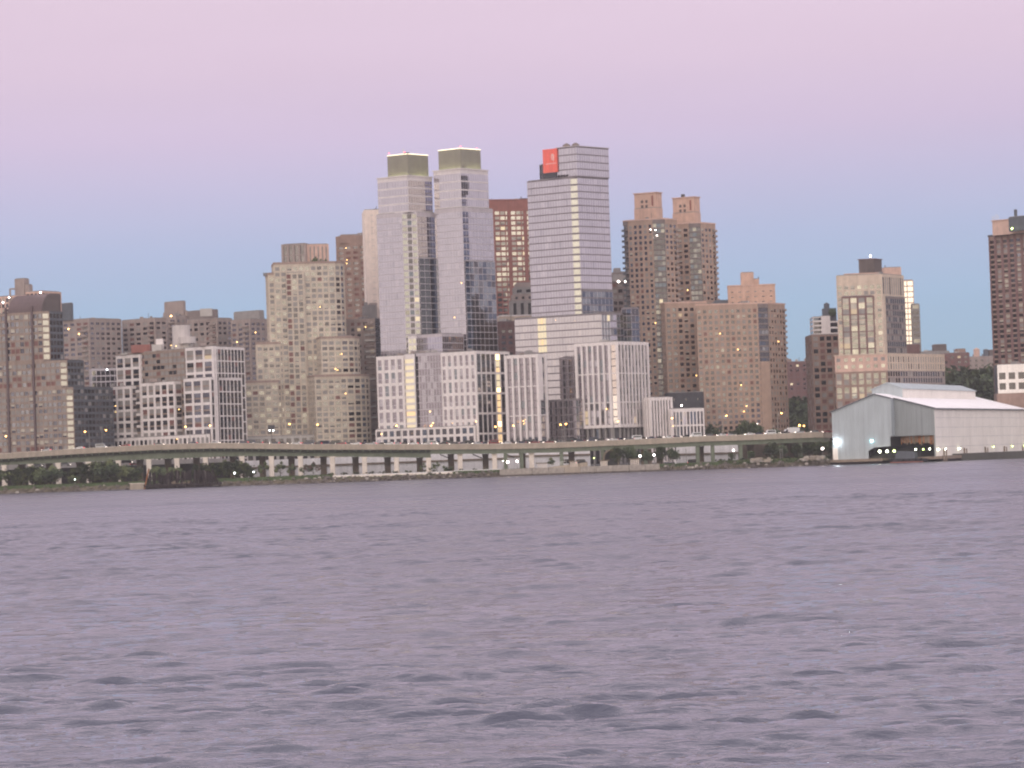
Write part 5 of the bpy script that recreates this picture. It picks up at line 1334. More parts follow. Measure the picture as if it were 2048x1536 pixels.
# ================================================================== CARS
def make_car(kind, paint, name):
    t = thing(name, 'x', 'van' if kind == 'van' else 'car', (0, 0, 0)); L, Wd = (4.6, 1.8) if kind == 'car' else (5.4, 2.0); H = 1.45 if kind == 'car' else 2.3
    if kind == 'truck': L, H = 7.5, 3.1
    hw = Wd / 2
    def prof(pts, w, mat, mb):
        n = len(pts)
        for s in (-1, 1):
            f = [(x, s * w, z) for x, z in pts]; mb.face(f if s < 0 else list(reversed(f)), mat)
        for k in range(n):
            a, c = pts[k], pts[(k + 1) % n]; mb.face([(a[0], w, a[1]), (c[0], w, c[1]), (c[0], -w, c[1]), (a[0], -w, a[1])], mat)
    mb = MB()
    if kind == 'car':
        prof([(-L / 2, .32), (L / 2, .32), (L / 2, .62), (L / 2 - .25, .78), (L * .2, .92), (-L * .36, .95), (-L / 2 + .08, .88)], hw, paint, mb)
        prof([(L * .17, .925), (L * .03, 1.42), (-L * .2, 1.45), (-L * .33, .955)], hw * .86, paint, mb); g = [(L * .15, .96), (L * .025, 1.36), (-L * .19, 1.38), (-L * .30, .98)]
    elif kind == 'van':
        prof([(-L / 2, .35), (L / 2, .35), (L / 2, .95), (L * .36, 1.2), (L * .27, H), (-L / 2 + .05, H)], hw, paint, mb); g = [(L * .34, 1.25), (L * .265, 1.95), (-L * .42, 1.95), (-L * .42, 1.3)]
    else:
        prof([(-L / 2, .6), (L * .24, .6), (L * .24, H), (-L / 2, H)], hw * 1.2, paint, mb); prof([(L * .26, .4), (L / 2, .4), (L / 2, 1.4), (L * .42, 2.3), (L * .26, 2.3)], hw * 1.1, paint, mb); g = [(L * .485, 1.42), (L * .42, 2.1), (L * .32, 2.1), (L * .32, 1.42)]
    mb.build('body', t, (0, 0, 0))
    mb = MB(); ww = {'car': hw * .86, 'van': hw, 'truck': hw * 1.1}[kind] + .012; prof(g, ww, 'car_glass', mb); mb.build('window', t, (0, 0, 0))
    for sx in (-.31, .31):
        for sy in (-1, 1):
            mb = MB(); y = sy * (hw - .1); mb.tube((L * sx, y - .11, .33), (L * sx, y + .11, .33), .33, 'tyre', 10); mb.build('wheel', t, (0, 0, 0))
    for sy in (-1, 1):
        mb = MB(); mb.box(L / 2 - .02, L / 2 + .06, sy * hw * .7 - .16, sy * hw * .7 + .16, .58, .78, 'head_white'); mb.build('headlight', t, (0, 0, 0))
        mb = MB(); mb.box(-L / 2 - .05, -L / 2 + .03, sy * hw * .7 - .16, sy * hw * .7 + .16, .70, .90, 'tail_red'); mb.build('tail_light', t, (0, 0, 0))
    return t
CARP = {}; cnames = {'car_white': 'white', 'car_silver': 'silver', 'car_black': 'black', 'car_navy': 'navy', 'car_red': 'red', 'car_grey': 'grey'}
seen = {}
def put_car(px, paint, kind, lane, face=1, where='highway', Y=None, zb=None, yaw=0):
    key = (kind, paint); nm = {'car': 'car', 'van': 'van', 'truck': 'box_truck'}[kind]
    Y = Y or VY + (3.2 if lane == 0 else 6.8 if lane == 1 else 17.2 if lane == 2 else 20.6)
    z = (vtop(px).z - .195) if zb is None else zb
    x = at(px, 880, Y).x; a, c, n = lmk(px)
    lab = f"{cnames[paint]} {nm.replace('_', ' ')} on the highway before {n}" if where == 'highway' else where
    if where == 'highway':
        lab += {0: ', near lane', 1: ', second lane', 2: ', third lane', 3: ', farthest lane'}[lane]
    k = (lab,); seen[k] = seen.get(k, 0) + 1
    if seen[k] > 1: lab += ' DUP'
    # headlights show on the cars driving towards the viewer's left-front: a few degrees of road curve
    h2 = vtop(px + 20); h1 = vtop(px - 20); rz = (0 if face > 0 else math.pi) + yaw
    g = 'vehicles on the elevated highway' if where == 'highway' else 'vehicles parked under the highway'
    if key not in CARP:
        t = make_car(kind, paint, nm); CARP[key] = t; t.location = (x, Y, z); t.rotation_euler = (0, 0, rz); t['label'] = lab; t['group'] = g
    else: dup(CARP[key], (x, Y, z), rz, lab, None, g)
CL = [(92, 'car_silver', 'car', 0), (158, 'car_white', 'car', 1), (202, 'car_silver', 'van', 2), (250, 'car_red', 'car', 0), (318, 'car_grey', 'car', 2), (385, 'car_navy', 'car', 1), (430, 'car_white', 'car', 3),
      (487, 'car_navy', 'car', 1), (503, 'car_navy', 'van', 2), (516, 'car_grey', 'car', 0), (531, 'car_black', 'car', 2), (549, 'car_navy', 'car', 1), (566, 'car_black', 'car', 3), (593, 'car_white', 'car', 1), (604, 'car_red', 'car', 2), (618, 'car_navy', 'van', 1), (634, 'car_black', 'car', 0), (652, 'car_navy', 'van', 2), (669, 'car_black', 'van', 1),
      (682, 'car_red', 'car', 0), (700, 'car_grey', 'car', 2), (712, 'car_white', 'car', 1), (728, 'car_navy', 'car', 3), (743, 'car_silver', 'car', 1), (766, 'car_black', 'car', 2), (779, 'car_white', 'car', 0), (792, 'car_silver', 'car', 1), (808, 'car_black', 'car', 3), (826, 'car_white', 'car', 0), (836, 'car_navy', 'car', 2), (853, 'car_white', 'car', 1), (866, 'car_white', 'van', 3),
      (884, 'car_black', 'car', 1), (897, 'car_black', 'van', 2), (908, 'car_black', 'car', 0), (925, 'car_navy', 'car', 2), (940, 'car_black', 'van', 3), (954, 'car_silver', 'car', 0), (968, 'car_navy', 'car', 1), (976, 'car_white', 'car', 2), (986, 'car_red', 'van', 1), (1004, 'car_silver', 'car', 3), (1013, 'car_white', 'car', 1), (1028, 'car_black', 'car', 2), (1041, 'car_navy', 'car', 0), (1057, 'car_black', 'van', 1), (1068, 'car_red', 'car', 0), (1083, 'car_black', 'car', 3), (1096, 'car_red', 'car', 1), (1108, 'car_black', 'van', 3), (1120, 'car_grey', 'car', 0),
      (1134, 'car_black', 'car', 1), (1146, 'car_black', 'van', 2), (1159, 'car_navy', 'car', 0), (1172, 'car_black', 'car', 2), (1186, 'car_navy', 'van', 1), (1201, 'car_black', 'car', 0), (1216, 'car_white', 'car', 1), (1226, 'car_white', 'car', 0), (1244, 'car_navy', 'car', 2), (1258, 'car_grey', 'car', 0), (1272, 'car_white', 'van', 1), (1288, 'car_black', 'car', 2), (1302, 'car_navy', 'car', 0), (1317, 'car_black', 'car', 1), (1337, 'car_white', 'car', 0), (1352, 'car_navy', 'car', 2), (1372, 'car_black', 'car', 1), (1392, 'car_white', 'van', 0), (1419, 'car_grey', 'car', 1), (1444, 'car_white', 'car', 0), (1462, 'car_silver', 'car', 2),
      (1499, 'car_white', 'car', 0), (1517, 'car_navy', 'car', 1), (1541, 'car_white', 'van', 1), (1570, 'car_black', 'car', 0), (1584, 'car_white', 'truck', 1), (1600, 'car_silver', 'car', 0), (1631, 'car_grey', 'car', 1), (1655, 'car_red', 'car', 0)]
for px, c, k, ln in CL:
    face = -1 if ln < 2 else 1
    # the road swings: traffic toward the viewer shows head lamps, away shows tail lamps
    put_car(px, c, k, ln, face, yaw=(R(18) if px > 880 else R(-14)) * (1 if face < 0 else 1))
for px, c, k, lab in ((232, 'car_white', 'van', 'white van parked under the highway behind the left thicket'), (252, 'car_black', 'van', 'black van parked under the highway behind the left thicket'), (268, 'car_red', 'car', 'red car with glowing tail lights under the highway left of the ruined pier'),
                      (72, 'car_silver', 'van', 'silver van parked under the far left of the highway'), (128, 'car_white', 'van', 'white van parked under the highway right of the far left columns'), (470, 'car_white', 'van', 'white van under the highway just left of the panel fence'),
                      (1135, 'car_black', 'van', 'black van parked under the highway beside the stair ramp'), (1162, 'car_navy', 'van', 'navy van parked under the highway behind the pergola'), (1385, 'car_black', 'van', 'black van parked under the highway below the white pavilion')):
    Y = VY + 33; put_car(px, c, k, 0, 1, lab, Y, at(px, {232: 926, 252: 927, 268: 931, 72: 934, 128: 932, 470: 923}.get(px, 928), Y).z)
# raised service road those vehicles stand on
mb = MB(); mb.box(at(-160, 930, VY + 30).x, at(486, 930, VY + 30).x, VY + 27.5, VY + 43, GZ - .6 + .004, at(268, 931, VY + 33).z - .01, 'asphalt')
structure('service_road', mb)

# ================================================================== PROMENADE: railing, pergolas, ramp, benches
def railing(px0, px1, y0, y1, Y, name, label):
    a, c = at(px0, y0, Y), at(px1, y1, Y); t = thing(name, label, 'railing', ((a.x + c.x) / 2, Y, 3.2)); L = c.x - a.x; zt = (a.z + c.z) / 2; zb = 3.0
    mb = MB(); mb.box(a.x, c.x, Y - .35, Y + .35, 2.2, zb + .02, 'concrete_pale'); mb.build('kerb', t)
    mb = MB(); mb.box(a.x, c.x, Y - .12, Y + .12, zt - .28, zt, 'white_paint'); mb.box(a.x, c.x, Y - .08, Y + .08, zb + .3, zb + .5, 'white_paint'); mb.build('rail', t)
    mb = MB(); n = int(L / 1.35)
    for k in range(n + 1): x = a.x + L * k / n; mb.box(x - .1, x + .1, Y - .09, Y + .09, zb, zt - .02, 'white_paint')
    mb.build('balusters', t)
    mb = MB(); k = 0; x = a.x
    while x < c.x: mb.box(x - .5, x + .5, Y - .6, Y + .1, 2.0, zb + .3, 'concrete_pale'); x += 9
    mb.build('footings', t)
railing(667, 905, 950.5, 944, SH + 3.4, 'white_railing', 'long white balustrade along the promenade below the highway columns')
railing(908, 1002, 940.5, 937.5, SH + 4.4, 'white_railing', 'short white balustrade between the long one and the bulkhead')
def pergola(px0, px1, ytop, Y, label, n=5):
    a, c = at(px0, ytop, Y), at(px1, ytop - (px1 - px0) * .035, Y); t = thing('pergola', label, 'pergola', ((a.x + c.x) / 2, Y, 3.4), 'pergolas on the promenade'); L = c.x - a.x
    for k in range(n):
        for dy in (0, 3):
            x = a.x + 1 + (L - 2) * k / (n - 1); mb = MB(); mb.box(x - .17, x + .17, Y + dy - .17, Y + dy + .17, 3.4, a.z - .4, 'concrete_pale'); mb.build('post', t)
    mb = MB(); mb.box(a.x, c.x, Y - .25, Y + .25, a.z - .4, a.z - .02, 'concrete_brown'); mb.box(a.x, c.x, Y + 2.75, Y + 3.25, a.z - .4, a.z - .02, 'concrete_brown')
    k = a.x + .2
    while k < c.x: mb.box(k - .1, k + .1, Y - .8, Y + 3.8, a.z - .018, a.z + .25, 'concrete_brown'); k += 1.1
    mb.build('roof', t)
for x0, x1, y, lab in ((1072, 1096, 926, 'brown roofed pergola on the promenade left of the stair ramp'), (1137, 1158, 922, 'pergola on the promenade before the parked dark van'), (1198, 1218, 921, 'pergola on the promenade right of the green lamp'), (1258, 1281, 918, 'pale pergola beside the pink globe lamp and the trees')): pergola(x0, x1, y, SH + 9, lab)
# sloped ramp with railings
a, c = at(1094, 934, SH + 12), at(1132, 921, SH + 12); t = thing('ramp', 'grey sloped ramp with railing on the promenade behind the pergolas', 'ramp', ((a.x + c.x) / 2, SH + 12, 3.4))
mb = MB(); mb.hexa([(a.x, SH + 11, 3.3), (c.x + 10, SH + 11, 3.3), (c.x + 10, SH + 14, 3.3), (a.x, SH + 14, 3.3)], [(a.x, SH + 11, 3.6), (c.x + 10, SH + 11, c.z - 1.1), (c.x + 10, SH + 14, c.z - 1.1), (a.x, SH + 14, 3.6)], 'concrete'); mb.build('slope', t)
mb = MB()
for k in range(14): f = k / 13; x = a.x + (c.x - a.x) * f; z = 3.6 + (c.z - 1.1 - 3.6) * f * .8; mb.box(x - .07, x + .07, SH + 10.8, SH + 10.95, z - .2, z + 1.1, 'white_paint')
mb.bar((a.x, SH + 10.87, 4.6), (c.x, SH + 10.87, c.z - .1), .12, .14, 'white_paint'); mb.build('rail', t)
# dark arch mouth right of the abutment
q = at(1222, 918, SH + 38); t = thing('tunnel_mouth', 'dark arched tunnel mouth beside the brown abutment under the highway', 'tunnel', (q.x, SH + 38, 3.4)); mb = MB()
W_, H_ = 6.0, at(1222, 902, SH + 38).z; seg = 10; pts = [(q.x + W_ / 2 * math.cos(math.pi * k / seg), H_ - 3 + 3 * math.sin(math.pi * k / seg)) for k in range(seg + 1)]
pts2 = [(q.x + (W_ / 2 + .8) * math.cos(math.pi * k / seg), H_ - 3 + 3.8 * math.sin(math.pi * k / seg)) for k in range(seg + 1)]
Y0 = SH + 37
for (x0, z0), (x1, z1), (u0, w0), (u1, w1) in zip(pts, pts[1:], pts2, pts2[1:]):
    mb.face([(x0, Y0, z0), (u0, Y0, w0), (u1, Y0, w1), (x1, Y0, z1)], 'concrete_brown'); mb.face([(x0, Y0, z0), (x1, Y0, z1), (x1, Y0 + 5, z1), (x0, Y0 + 5, z0)], 'charcoal')
for s in (-1, 1):
    xx = q.x + s * W_ / 2; mb.box(min(xx, xx + s * .8), max(xx, xx + s * .8), Y0, Y0 + 5, 3.3, H_ - 3, 'concrete_brown')
mb.build('arch', t); mb = MB(); mb.box(q.x - W_ / 2 + .02, q.x + W_ / 2 - .02, Y0 + 4.9, Y0 + 5.3, 3.3, H_ - .1, 'pole_dark'); mb.build('door', t)
# loose pale things on the right bank
def rubble(px0, px1, y, Y, label):
    a, c = at(px0, y, Y), at(px1, y, Y); t = thing('rubble_pile', label, 'rubble', ((a.x + c.x) / 2, Y, 2.6)); mb = MB(); L = c.x - a.x
    for k in range(46):
        x = a.x + L * rng.random(); z = 2.4 + (a.z - 2.4) * rng.random() * .9; s = rng.uniform(.4, 1.1); mb.box(x - s, x + s, Y - s + rng.uniform(-1, 1), Y + s, z, z + rng.uniform(.3, .9), rng.choice(['rock_pale', 'stone_wall', 'concrete', 'rock_pale']), rng.uniform(0, 1.5))
    mb.build('blocks', t)
rubble(1503, 1541, 918, SH + 3, 'pale heap of broken concrete blocks on the bank below the two bare poles')
rubble(1604, 1646, 914, SH + 3.5, 'pale heap of broken concrete blocks on the bank beside the grey shed')
for px, lab in ((1351, 'small white post on the bulkhead left of the shrub'),):
    q = at(px, 922, SH + 4); mb = MB(); mb.box(q.x - .22, q.x + .22, SH + 3.8, SH + 4.2, 3.3, q.z, 'white_paint'); mb.box(q.x - .3, q.x + .3, SH + 3.7, SH + 4.3, q.z, q.z + .2, 'white_paint'); o = mb.build('white_post', None, (q.x, SH + 4, 3.3)); o['label'] = lab; o['category'] = 'post'
plant('low', 1362, 927, SH + 4, 3.2, 'low dark shrub on the edge of the bulkhead'); plant('low', 1341, 929, SH + 4, 3.2, 'small dark shrub left of the white post on the bulkhead')
for px, lab in ((927, 'dark bush on the rocks below the white railing gap'), (963, 'dark bush hanging over the rocks near the bulkhead'), (862, 'dark bush on the rocks left of the railing gap')): plant('low', px, 944, SH + 2.5, 1.8, lab, None, .9)
# concrete block beside the ruined pier
a, c = at(260, 968, SH - 1), at(289, 967, SH - 1); t = thing('concrete_block', 'big beige concrete block at the waterline left of the ruined timber pier', 'block', ((a.x + c.x) / 2, SH - 1, 0))
mb = MB(); mb.box(a.x, c.x, SH - 1.5, SH + 5, -.6, a.z, 'concrete'); mb.box(a.x - .15, c.x + .15, SH - 1.65, SH + 5.1, a.z, a.z + .3, 'concrete_pale'); mb.build('body', t)

# ================================================================== RUINED PIER
def ruin():
    Y = SH - 9; a, c = at(289, 983, Y), at(440, 977, Y); t = thing('ruined_pier', 'dark collapsed timber pier with a broken rusty frame standing in the water', 'pier ruin', ((a.x + c.x) / 2, Y, 0))
    mb = MB(); L = c.x - a.x
    for k in range(30):
        for row in range(2):
            x = a.x + L * (k + rng.uniform(-.2, .2)) / 33; y = Y + row * 4; h = at(365, 966, Y).z + rng.uniform(-1.0, .3); mb.tube((x, y, -1), (x + rng.uniform(-.5, .5), y, h), .3, 'rust_dark', 5)
    mb.build('piles', t)
    prof = [(289, 950), (298, 938), (310, 944), (322, 950), (338, 943), (352, 937), (366, 940), (392, 936), (418, 938), (428, 952), (440, 975)]
    deck = MB(); zd = at(365, 968, Y).z
    for k in range(40): x = a.x + L * k / 40; deck.hexa([(x, Y - .5, zd - .8), (x + L / 40 - .06, Y - .5, zd - .8), (x + L / 40 - .06, Y + 9, zd - .6), (x, Y + 9, zd - .6)], [(x, Y - .5, zd + rng.uniform(-.3, .25)), (x + L / 40 - .06, Y - .5, zd + rng.uniform(-.3, .25)), (x + L / 40 - .06, Y + 9, zd + .2), (x, Y + 9, zd + .2)], 'rust_dark')
    deck.build('deck', t)
    # leaning portal frames, cross braces and hanging sheets
    fr = MB()
    top = lambda px: at(px, lerp_px(prof, px), Y).z
    for px in range(290, 438, 6):
        x = at(px, 960, Y).x; zt = top(px) - rng.uniform(0, 1.2)
        fr.bar((x, Y + rng.uniform(0, 3), zd), (x + rng.uniform(-.8, .8), Y + rng.uniform(0, 3), zt), rng.uniform(.25, .5), .4, 'rust_dark')
    for px in range(292, 430, 7):
        x0, x1 = at(px, 960, Y).x, at(px + rng.uniform(8, 18), 960, Y).x; z0 = zd + rng.uniform(.2, 3); z1 = min(top(px + 10), zd + rng.uniform(1, 6)); fr.bar((x0, Y + 1.2, z0), (x1, Y + 1.5, z1), .3, .35, rng.choice(['rust_dark', 'rust_dark', 'rust_dark']))
    fr.build('broken_frame', t)
    sh = MB(); prev = None
    for px in range(292, 437, 3):
        x = at(px, 960, Y).x; zt = top(px) - rng.uniform(.2, 1.5); zl = zd + (rng.uniform(0, .6) if not 352 < px < 385 else rng.uniform(.8, 2.2)); cur = (x, Y + 3 + rng.uniform(-.5, .5), zl, zt)
        if prev and rng.random() < .8: sh.face([(prev[0], prev[1], prev[2]), (cur[0], cur[1], cur[2]), (cur[0], cur[1], cur[3]), (prev[0], prev[1], prev[3])], rng.choice(['rust_dark', 'rust_dark', 'rust_dark', 'brown_dark']))
        prev = cur
    sh.build('sheeting', t)
    br = MB(); x = at(440, 977, Y).x; x2 = at(424, 943, Y).x; br.bar((x, Y, .2), (x2, Y, at(424, 940, Y).z), .5, .6, 'rust_dark'); br.bar((x - 5, Y, .2), (x2 - 1.5, Y, at(424, 942, Y).z), .4, .5, 'rust_dark'); x = at(299, 975, Y).x; br.bar((x - 2.4, Y, 0), (x, Y, at(299, 937, Y).z), .5, .6, 'rust'); br.build('leaning_post', t)
    ru = MB()
    for k in range(26): px = rng.uniform(345, 385); q = at(px, 962, Y); s = rng.uniform(.25, .6); ru.box(q.x - s, q.x + s, Y - .4, Y + .6, zd + .2, zd + .3 + rng.uniform(.2, 1.4), rng.choice(['concrete_brown', 'rust_dark', 'rust_dark', 'concrete_brown']), rng.uniform(0, 1))
    ru.build('debris', t)
ruin()

# ================================================================== GREY PIER SHED
def shed():
    Yc = SH - 4; th, tr = 25, 66
    C = at(1868, 816, Yc); u = -dl(th); n = Vector((-math.sin(R(th)), -math.cos(R(th)))); rdir = dr(tr)
    P0 = v2(C); Lp = hit(1670, 826, P0, dl(th)); W = (P0 - Lp).length; ze = C.z; zr = at(1774, 788, Yc + 10).z; zf = 2.5
    t = thing('pier_shed', 'huge grey and cream gabled pier shed with a white roof and roof monitor', 'shed', (P0.x, P0.y, zf)); LEN = 175
    def PT(s, o=0., z=0.): q = Lp + u * s + n * o; return (q.x, q.y, z)          # s along the gable, o towards the viewer
    def PR(s, d, z): q = Lp + u * s + rdir * d; return (q.x, q.y, z)
    sm = W * .60; sr = W * .44      # kink between the two gable planes, ridge
    def roofz(s): return ze + (zr - ze) * (s / sr if s < sr else (W - s) / (W - sr))
    pro = 5.0                       # the left part of the gable stands forward
    # opening (right part) and dark quay cut below the left part
    so, zo = W * .645, at(1792, 873, Yc + 4).z
    mb = MB()
    mb.face([PT(0, pro, zf), PT(W * .36, pro, zf), PT(W * .36, pro, 6.2), PT(W * .42, pro, 7.6), PT(sm - .8, pro, 8.0), PT(sm - .8, pro, zo + .2), PT(sm, pro, zo + .2), PT(sm, pro, roofz(sm)), PT(sr, pro, zr), PT(0, pro, ze)], 'shed_grey')
    mb.face([PT(0, pro, zf), PT(0, pro, ze), PR(0, 0, ze), PR(0, 0, zf)], 'shed_grey')
    mb.face([PT(sm, pro, zo + .2), PT(sm, 0, zo + .2), PT(sm, 0, roofz(sm)), PT(sm, pro, roofz(sm))], 'shed_grey')
    mb.build('gable', t)
    mb = MB(); mb.face([PT(sm, 0, zo), PT(so, 0, zo), PT(W - .6, 0, zo), PT(W - .6, 0, zf), PT(W, 0, zf), PT(W, 0, ze), PT(sm, 0, roofz(sm))], 'shed_grey_dark'); mb.build('gable', t)  # recessed plane in a darker grey, its shade put into the colour
    # corrugation ribs on the gable
    mb = MB(); k = 1.0
    while k < W - .5:
        o = pro if k < sm else 0; z0 = 8.3 if k > W * .36 else zf
        if k > sm - .9: z0 = zo + .3
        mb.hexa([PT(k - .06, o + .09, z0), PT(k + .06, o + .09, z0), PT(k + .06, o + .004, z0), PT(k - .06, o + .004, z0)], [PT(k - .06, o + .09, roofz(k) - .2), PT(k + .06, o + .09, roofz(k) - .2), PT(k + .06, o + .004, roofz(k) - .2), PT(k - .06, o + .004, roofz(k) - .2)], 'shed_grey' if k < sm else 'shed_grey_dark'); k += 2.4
    mb.build('ribs', t)
    # long cream side wall: panels with thin gaps
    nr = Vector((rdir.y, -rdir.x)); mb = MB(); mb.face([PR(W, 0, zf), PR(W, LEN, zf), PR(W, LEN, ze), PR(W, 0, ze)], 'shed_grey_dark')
    def PS(d, o, z): q = P0 + rdir * d + nr * o; return (q.x, q.y, z)
    nd, nz = 14, 5
    for i in range(nd):
        for j in range(nz):
            d0, d1 = LEN * i / nd + .14, LEN * (i + 1) / nd - .14; z0, z1 = zf + (ze - zf) * j / nz + .05, zf + (ze - zf) * (j + 1) / nz - .05
            mb.hexa([PS(d0, .12, z0), PS(d1, .12, z0), PS(d1, .01, z0), PS(d0, .01, z0)], [PS(d0, .12, z1), PS(d1, .12, z1), PS(d1, .01, z1), PS(d0, .01, z1)], 'shed_cream')
    mb.build('side_wall', t)
    mb = MB(); mb.face([PR(0, 0, zf), PR(0, 0, ze), PR(0, LEN, ze), PR(0, LEN, zf)], 'shed_cream'); mb.face([PR(0, LEN, zf), PR(0, LEN, ze), PR(sr, LEN, zr), PR(W, LEN, ze), PR(W, LEN, zf)], 'shed_grey'); mb.build('rear_wall', t)
    # roof: two slopes with thickness and eaves
    mb = MB(); eo = .9
    def slope(s0, z0, s1, z1):
        d0 = -.5; B = [PR(s0, d0, z0), PR(s1, d0, z1), PR(s1, LEN + .5, z1), PR(s0, LEN + .5, z0)]; mb.hexa([(x, y, z + .02) for x, y, z in B], [(x, y, z + .42) for x, y, z in B], 'roof_white')
    sl = (zr - ze) / sr; s2 = (zr - ze) / (W - sr)
    slope(-eo, ze - sl * eo, sr, zr); slope(sr + .003, zr, W + eo, ze - s2 * eo)
    # roof over the forward gable
    def slope2(s0, z0, s1, z1):
        B = [PT(s0, pro + .4, z0), PT(s1, pro + .4, z1), PT(s1, .53, z1), PT(s0, .53, z0)]; mb.hexa([(x, y, z + .02) for x, y, z in B], [(x, y, z + .42) for x, y, z in B], 'roof_white')
    slope2(-eo, ze - sl * eo, sr, zr); slope2(sr + .003, zr, sm + .3, roofz(sm + .3))
    mb.build('roof', t)
    # dark trim along the rake and eave
    mb = MB()
    for (s0, z0, s1, z1, o) in ((-eo, ze - sl * eo, sr, zr, pro + .5), (sr, zr, sm + .3, roofz(sm + .3), pro + .5), (sm, roofz(sm), W + eo, ze - s2 * eo, .62)): mb.bar(PT(s0, o, z0 + .1), PT(s1, o, z1 + .1), .16, .5, 'slate')
    mb.bar(PS(-.3, eo + .05, ze - s2 * eo - .1), PS(LEN, eo + .05, ze - s2 * eo - .1), .2, .45, 'slate'); mb.build('trim', t)
    # roof monitor: walls and its own gable roof
    d0, d1 = 16, 150; a0, a1 = sr - 7.5, sr + 7.5; zb0 = roofz(a0) - 1; zm = zr + 2.6; zmr = zr + 5.4
    mb = MB(); mb.face([PR(a0, d0, zb0), PR(a1, d0, zb0), PR(a1, d0, zm), PR(sr, d0, zmr), PR(a0, d0, zm)], 'shed_grey'); mb.face([PR(a1, d0, zb0), PR(a1, d1, zb0), PR(a1, d1, zm), PR(a1, d0, zm)], 'shed_cream')
    mb.face([PR(a0, d1, zb0), PR(a0, d0, zb0), PR(a0, d0, zm), PR(a0, d1, zm)], 'shed_cream'); mb.face([PR(a1, d1, zb0), PR(a0, d1, zb0), PR(a0, d1, zm), PR(sr, d1, zmr), PR(a1, d1, zm)], 'shed_grey'); mb.build('monitor_wall', t)
    mb = MB()
    for s0, z0, s1, z1 in ((a0 - .6, zm - .2, sr, zmr), (sr + .003, zmr, a1 + .6, zm - .2)):
        B = [PR(s0, d0 - .6, z0), PR(s1, d0 - .6, z1), PR(s1, d1 + .6, z1), PR(s0, d1 + .6, z0)]; mb.hexa([(x, y, z + .01) for x, y, z in B], [(x, y, z + .35) for x, y, z in B], 'shed_grey')
    mb.build('monitor_roof', t)
    # mouth with its shade painted near-black: interior walls, ceiling, back wall with rusty curtain
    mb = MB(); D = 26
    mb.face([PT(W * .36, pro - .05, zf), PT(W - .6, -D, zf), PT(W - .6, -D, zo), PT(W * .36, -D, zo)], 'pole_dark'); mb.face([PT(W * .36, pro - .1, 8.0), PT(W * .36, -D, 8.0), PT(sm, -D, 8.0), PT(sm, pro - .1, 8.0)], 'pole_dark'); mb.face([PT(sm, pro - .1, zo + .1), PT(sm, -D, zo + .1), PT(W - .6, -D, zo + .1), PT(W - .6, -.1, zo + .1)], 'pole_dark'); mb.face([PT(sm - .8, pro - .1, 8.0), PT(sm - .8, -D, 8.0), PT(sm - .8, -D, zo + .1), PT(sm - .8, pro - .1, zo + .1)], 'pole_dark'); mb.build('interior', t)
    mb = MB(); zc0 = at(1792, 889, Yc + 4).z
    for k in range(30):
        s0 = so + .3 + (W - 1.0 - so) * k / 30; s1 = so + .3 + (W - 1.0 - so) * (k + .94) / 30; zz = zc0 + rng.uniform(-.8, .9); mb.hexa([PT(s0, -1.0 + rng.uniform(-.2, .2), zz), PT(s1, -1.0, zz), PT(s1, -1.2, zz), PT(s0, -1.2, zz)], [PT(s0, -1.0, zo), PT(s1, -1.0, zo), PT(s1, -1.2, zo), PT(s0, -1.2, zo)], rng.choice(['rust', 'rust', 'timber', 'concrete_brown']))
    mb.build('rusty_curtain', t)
    mb = MB(); mb.hexa([PT(0, pro + .35, zf), PT(W * .05, pro + .35, zf), PT(W * .05, pro + .02, zf), PT(0, pro + .02, zf)], [PT(0, pro + .35, zf + 5.6), PT(W * .05, pro + .35, zf + 5.6), PT(W * .05, pro + .02, zf + 5.6), PT(0, pro + .02, zf + 5.6)], 'shed_cream'); mb.build('door', t)
    # deck on piles
    tp = thing('timber_pier', 'low timber pier deck on piles carrying the grey shed', 'pier', (P0.x, P0.y, 0)); mb = MB(); ov = 3.4
    A = [PT(-3.5, pro + ov, 0), PT(W * .52, pro + ov, 0), PT(W * .52, -D, 0), PT(-3.5, -D, 0)]; mb.hexa([(x, y, zf - 1.0) for x, y, _ in A], [(x, y, zf - .01) for x, y, _ in A], 'timber')
    q0, q1 = PS(-3.0, 4.0, 0), PS(LEN + 20, 4.0, 0); A = [q0, q1, PS(LEN + 20, -W, 0), PS(-3.0, -W * .30, 0)]; mb.hexa([(x, y, zf - 1.2) for x, y, _ in A], [(x, y, zf - .02) for x, y, _ in A], 'timber'); mb.build('deck', tp)
    mb = MB()
    for k in range(46): x, y, _ = PT(-3 + W * .54 * k / 45, pro + ov - .3, 0); mb.tube((x, y, -1), (x, y, zf - .9), .22, 'rust_dark', 5)
    k = 0
    while k < LEN + 18: x, y, _ = PS(k - 2.5, 3.9, 0); mb.tube((x, y, -1), (x, y, zf + .25), .25, 'rust_dark', 5); k += 1.6
    mb.build('piles', tp)
    mb = MB(); B0, B1 = PS(-2.5, 4.0, 0), PS(LEN + 20, 4.0, 0); mb.bar((B0[0], B0[1], zf - .5), (B1[0], B1[1], zf - .5), .3, 1.5, 'timber'); x0, x1 = PT(-3.4, pro + ov + .1, 0), PT(W * .52, pro + ov + .1, 0); mb.bar((x0[0], x0[1], zf - .7), (x1[0], x1[1], zf - .7), .3, 1.1, 'timber'); mb.build('fender', tp)
    for px in (1888, 1929, 1971, 2009, 2046):
        q = hit(px, 905, v2(PS(0, 4.6, 0)), rdir)
        mb = MB(); mb.tube((q.x, q.y, -1), (q.x, q.y, zf + 3.6), .42, 'timber', 8); mb.tube((q.x + 1.2, q.y + .6, -1), (q.x + 1.2, q.y + .6, zf + 3.2), .3, 'timber', 8); mb.build('mooring_pile', tp)
